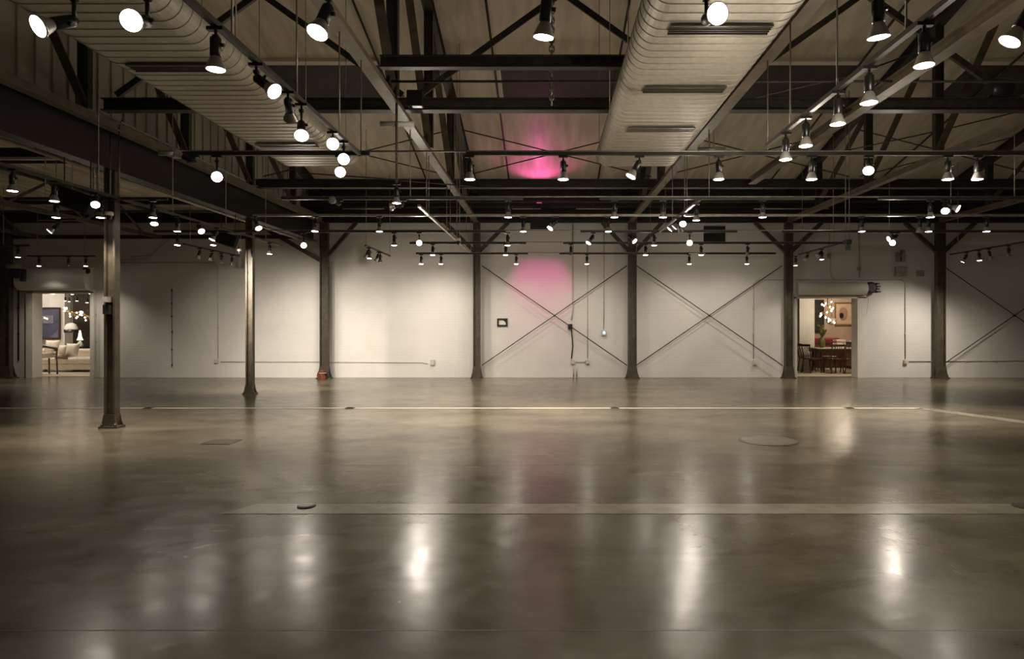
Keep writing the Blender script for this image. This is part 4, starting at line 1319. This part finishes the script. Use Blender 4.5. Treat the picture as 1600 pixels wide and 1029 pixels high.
# ---------------------------------------------------------------- lounge through the doorway on the left
LX0, LX1 = -22.0, -12.6
struct('floor_lounge', MB().span((LX0, Y0 + 0.15, 0), (LX1, Y1 + 1, 0.006)), 'floor2')
struct('wall_lounge_back', MB().span((LX0, Y1 + 1, 0), (LX1, Y1 + 1.1, 3.4)), mat('grey_lounge_wall', (0.30, 0.25, 0.23), (0.24, 0.20, 0.18), 0.6))
struct('wall_lounge_left', MB().span((LX0 - 0.1, Y0, 0), (LX0, Y1 + 1, 3.4)), 'plaster')
struct('wall_lounge_right', MB().span((LX1, Y0, 0), (LX1 + 0.1, Y1 + 1, 3.4)), 'plaster')
struct('ceiling_lounge', MB().span((LX0, Y0, 3.4), (LX1, Y1 + 1.1, 3.5)), 'upper')
PY = 22.9
a, b = P(77, 0, PY).x, P(101, 0, PY).x
tag(MB().span((a, PY, 0.006), (b, PY + 0.4, 3.4)).build('square_pillar', 'plaster'), 'white square pillar behind the painting, inside the lounge doorway', 'pillar')
a, b = P(40, 0, PY + 0.1).x, P(77, 0, PY + 0.1).x
struct('wall_lounge_partition', MB().span((a, PY + 0.2, 0.006), (b, PY + 0.4, 2.62)), 'plaster')
blue = mat('blue_grey_paint', (0.10, 0.105, 0.17), (0.055, 0.06, 0.10), 0.5, scale=2.5, detail=8)
t, cx, cz = art(52, 95, 480, 530, PY - 0.02, 'painting', 'large blue-grey abstract painting inside the lounge doorway', 'painting', 'walnut', 0.04, blue)
MB().span((cx - 0.22, PY - 0.045, cz + 0.0), (cx + 0.24, PY - 0.035, cz + 0.28)).build('pale_patch', mat('mauve_paint', (0.24, 0.22, 0.25), (0.17, 0.16, 0.19), 0.5), t)
for s in (-1, 1):
    MB().prism([(cx + s * 0.42, PY - 0.045, cz - 0.5), (cx + s * 0.12, PY - 0.045, cz - 0.5), (cx + s * 0.42, PY - 0.045, cz - 0.22)], (0, 0, 0), (0, 0.008, 0)).build('pale_corner', mat('slate_paint', (0.17, 0.18, 0.24), (0.13, 0.14, 0.19), 0.5), t)
# sofa
SY = 20.9
sx0, sx1 = P(79, 0, SY).x - 0.6, -13.6
t = thing('sofa', 'long cream sofa inside the lounge doorway', 'sofa', ((sx0 + sx1) / 2, SY, 0.006))
MB().span((sx0, SY - 0.45, 0.08), (sx1, SY + 0.45, 0.26)).build('base', 'cream', t, bevel=0.03)
MB().span((sx0 + 0.02, SY - 0.48, 0.26), (sx1, SY + 0.2, 0.46)).build('seat_cushion', 'cream', t, bevel=0.06)
MB().span((sx0, SY + 0.2, 0.26), (sx1, SY + 0.46, 0.72)).build('backrest', 'cream', t, bevel=0.07)
for x in (sx0 + 0.15, sx1 - 0.15):
    for y in (SY - 0.38, SY + 0.38):
        MB().span((x - 0.03, y - 0.03, 0.006), (x + 0.03, y + 0.03, 0.08)).build('leg', 'walnut', t)


def cushion(px0, px1, py0, py1, y, label, lean=0.25, m='cream'):
    a, b = P(px0, py1, y), P(px1, py0, y)
    wd, ht = b.x - a.x, b.z - a.z
    vs, fs = [], []
    n = 8
    c1 = (a + b) / 2
    R = Matrix.Rotation(-lean, 3, 'X')
    for s in (-1, 1):
        for j in range(n + 1):
            for i in range(n + 1):
                u, v = -1 + 2 * i / n, -1 + 2 * j / n
                th = 0.09 * ((1 - u * u) * (1 - v * v)) ** 0.4 + 0.012
                pv = Vector((u * wd / 2 * (1 - 0.06 * (1 - v * v)), s * th, v * ht / 2 * (1 - 0.06 * (1 - u * u))))
                vs.append(c1 + R @ pv)
    k = (n + 1) ** 2
    for s in range(2):
        for j in range(n):
            for i in range(n):
                q0 = s * k + j * (n + 1) + i
                f4 = (q0, q0 + 1, q0 + n + 2, q0 + n + 1)
                fs.append(f4 if s == 0 else f4[::-1])
    rim = [i for i in range(n + 1)] + [j * (n + 1) + n for j in range(1, n + 1)] + [n * (n + 1) + i for i in range(n - 1, -1, -1)] + [j * (n + 1) for j in range(n - 1, 0, -1)]
    for i in range(len(rim)):
        p0, p1 = rim[i], rim[(i + 1) % len(rim)]
        fs.append((p0, p0 + k, p1 + k, p1))
    tag(MB().add(vs, fs, True).build('cushion', m), label, 'cushion', 'cushions on the cream sofa')


cushion(103, 123, 536, 557, 20.75, 'plump cream cushion on the sofa, nearest the right jamb')
cushion(92, 104, 539, 556, 20.85, 'smaller cream cushion tucked behind the plump one')
cushion(70, 92, 531, 552, 20.95, 'cream cushion on the sofa behind the dark bar chair')
tag(MB().box(P(101, 558.5, 20.6) + Vector((0, 0, 0.01)), (0.46, 0.4, 0.03), Matrix.Rotation(0.12, 3, 'Y')).build('throw', 'walnut', bevel=0.01), 'dark folded throw lying on the cream sofa seat', 'throw')
# dark chair in front
CX2, CY2 = P(73, 0, 19.6).x, 19.6
t = thing('bar_chair', 'dark wooden armchair with a pale seat just inside the lounge doorway', 'chair', (CX2, CY2, 0.006))
for sx, sy in ((-0.30, -0.2), (0.02, -0.26), (0.30, 0.0), (-0.1, 0.22)):
    MB().tube([(CX2 + sx, CY2 + sy, 0.55), (CX2 + sx * 1.1, CY2 + sy * 1.1, 0.006)], 0.022, 8).build('leg', 'walnut', t)
MB().span((CX2 - 0.34, CY2 - 0.24, 0.50), (CX2 + 0.1, CY2 + 0.22, 0.66)).build('seat', 'cream', t, bevel=0.04)
MB().tube([(CX2 - 0.34, CY2 - 0.1, 0.78), (CX2 - 0.2, CY2 + 0.12, 0.86), (CX2 + 0.1, CY2 + 0.18, 0.80), (CX2 + 0.26, CY2 + 0.05, 0.74)], 0.045, 8).build('backrest', 'walnut', t)
MB().tube([(CX2 + 0.30, CY2, 0.55), (CX2 + 0.31, CY2, 0.82)], 0.018, 8).build('arm_post', 'walnut', t)
for z in (0.72, 0.62):
    MB().tube([(CX2 + 0.08, CY2 + 0.1, z), (CX2 + 0.31, CY2, z)], 0.012, 6).build('rail', 'walnut', t)
MB().tube([(CX2 - 0.3, CY2 - 0.2, 0.3), (CX2 + 0.02, CY2 - 0.26, 0.3)], 0.014, 6).build('stretcher', 'walnut', t)
# console with lamp and small box
p = P(135, 545, 22.0)
t = thing('console_table', 'black console behind the cream sofa', 'table', (p.x, p.y, 0.006))
MB().span((p.x - 0.42, 21.8, 0.45), (p.x + 0.5, 22.2, 0.74)).build('cabinet', 'black', t)
for x in (p.x - 0.36, p.x + 0.44):
    MB().span((x - 0.025, 21.85, 0.006), (x + 0.025, 22.15, 0.45)).build('leg', 'black', t)
p = P(125, 545, 21.95)
t = thing('table_lamp', 'white bottle-shaped table lamp on the black console', 'lamp', (p.x, p.y, 0.74))
MB().lathe([(0.09, 0.74), (0.11, 0.80), (0.06, 0.9), (0.03, 0.96)], 16, (p.x, p.y, 0)).build('base', 'white', t)
MB().lathe([(0.10, 0.98), (0.055, 1.1), (0.04, 1.22), (0.02, 1.32)], 16, (p.x, p.y, 0)).build('lamp_shade', emit('warm_shade', (1.0, 0.86, 0.66), 0.8), t)
p = P(140, 530, 22.0)
tag(MB().box((p.x, p.y, 0.74 + 0.16), (0.22, 0.15, 0.32)).build('ornament_box', 'black', bevel=0.02), 'black upright box on the console, at the right jamb', 'box')
# dome pendant and starburst chandelier
p = P(111, 512, 22.1)
t = thing('dome_pendant', 'white half-dome pendant with a black rim, above the cream sofa', 'lamp', p)
MB().lathe([(0.20, -0.05), (0.19, 0.03), (0.14, 0.12), (0.07, 0.165), (0.01, 0.175)], 24, p, closed=False).build('lamp_shade', 'white', t)
MB().lathe([(0.205, -0.16), (0.205, -0.05), (0.19, -0.05)], 24, p, closed=False).build('rim', 'black', t)
MB().tube([p + Vector((0, 0, 0.17)), (p.x, p.y, 3.4)], 0.006, 6).build('cord', 'black', t)
for nme, ppx, ppy, yy, kk, lab in (('starburst_chandelier', 113, 488, 21.2, 12, 'starburst chandelier of bright bulbs in the middle of the lounge doorway'),
                                   ('starburst_chandelier', 137, 494, 21.6, 12, 'starburst chandelier of bright bulbs half hidden by the right jamb'),
                                   ('starburst_chandelier', 62, 490, 21.4, 5, 'small sparse chandelier in front of the blue-grey painting')):
    p = P(ppx, ppy, yy)
    t = thing(nme, lab, 'chandelier', p, 'chandeliers in the lounge')
    MB().tube([p, (p.x, p.y, 3.4)], 0.008, 6).build('stem', 'black', t)
    MB().lathe([(0.01, -0.04), (0.045, 0), (0.01, 0.04)], 12, p).build('hub', 'gold', t)
    for k in range(kk):
        a = k * 2.4
        e = -0.8 + 1.6 * ((k * 5) % kk) / kk
        rr = 0.22 + 0.12 * ((k * 3) % 4) / 3
        d = Vector((math.cos(a) * math.cos(e), math.sin(a) * math.cos(e), math.sin(e) * 0.8)) * rr
        arm = MB().tube([p + d * 0.12, p + d], 0.006, 6).build('arm', 'gold', t)
        MB().lathe([(0.003, -0.024), (0.020, -0.010), (0.023, 0.003), (0.016, 0.020), (0.004, 0.027)], 10, p + d * 1.1).build('bulb', 'glow', arm)
# little lamps along the lounge ceiling
for i, (px, py, yy) in enumerate(((61, 457.5, 20.0), (83, 458, 20.4), (113, 458.5, 20.4), (141, 457.5, 20.2), (108, 470, 22.0), (120, 469, 21.2), (136, 471.5, 21.2), (102, 469, 22.6))):
    p = P(px, py, yy)
    t = thing('spot_lamp', 'little bright ceiling lamp in the lounge, ' + ['upper row first', 'upper row second', 'upper row third', 'upper row fourth', 'lower row second', 'lower row third', 'lower row fourth', 'lower row first'][i] + ' from left', 'lamp', p, 'little lounge ceiling lamps')
    MB().lathe([(0.025, 0.12), (0.03, 0.02), (0.045, -0.02)], 14, p, closed=False).build('lamp_holder', 'black', t)
    MB().lathe([(0.043, -0.018), (0.03, -0.026), (0.003, -0.03)], 14, p, closed=False).build('lens', 'glow', t)
    MB().tube([p + Vector((0, 0, 0.12)), (p.x, p.y, 3.4)], 0.006, 6).build('stem', 'black', t)
room_light('added ceiling panel lighting the lounge, over the sofa', (-16.2, 20.4, 3.36), 42, 0.6, (1.0, 0.88, 0.74))
room_light('added ceiling panel lighting the lounge, by the painting', (-18.4, 21.6, 3.36), 34, 0.6, (1.0, 0.88, 0.74))
for o in bpy.data.objects:
    if '_o' in o:
        del o['_o']
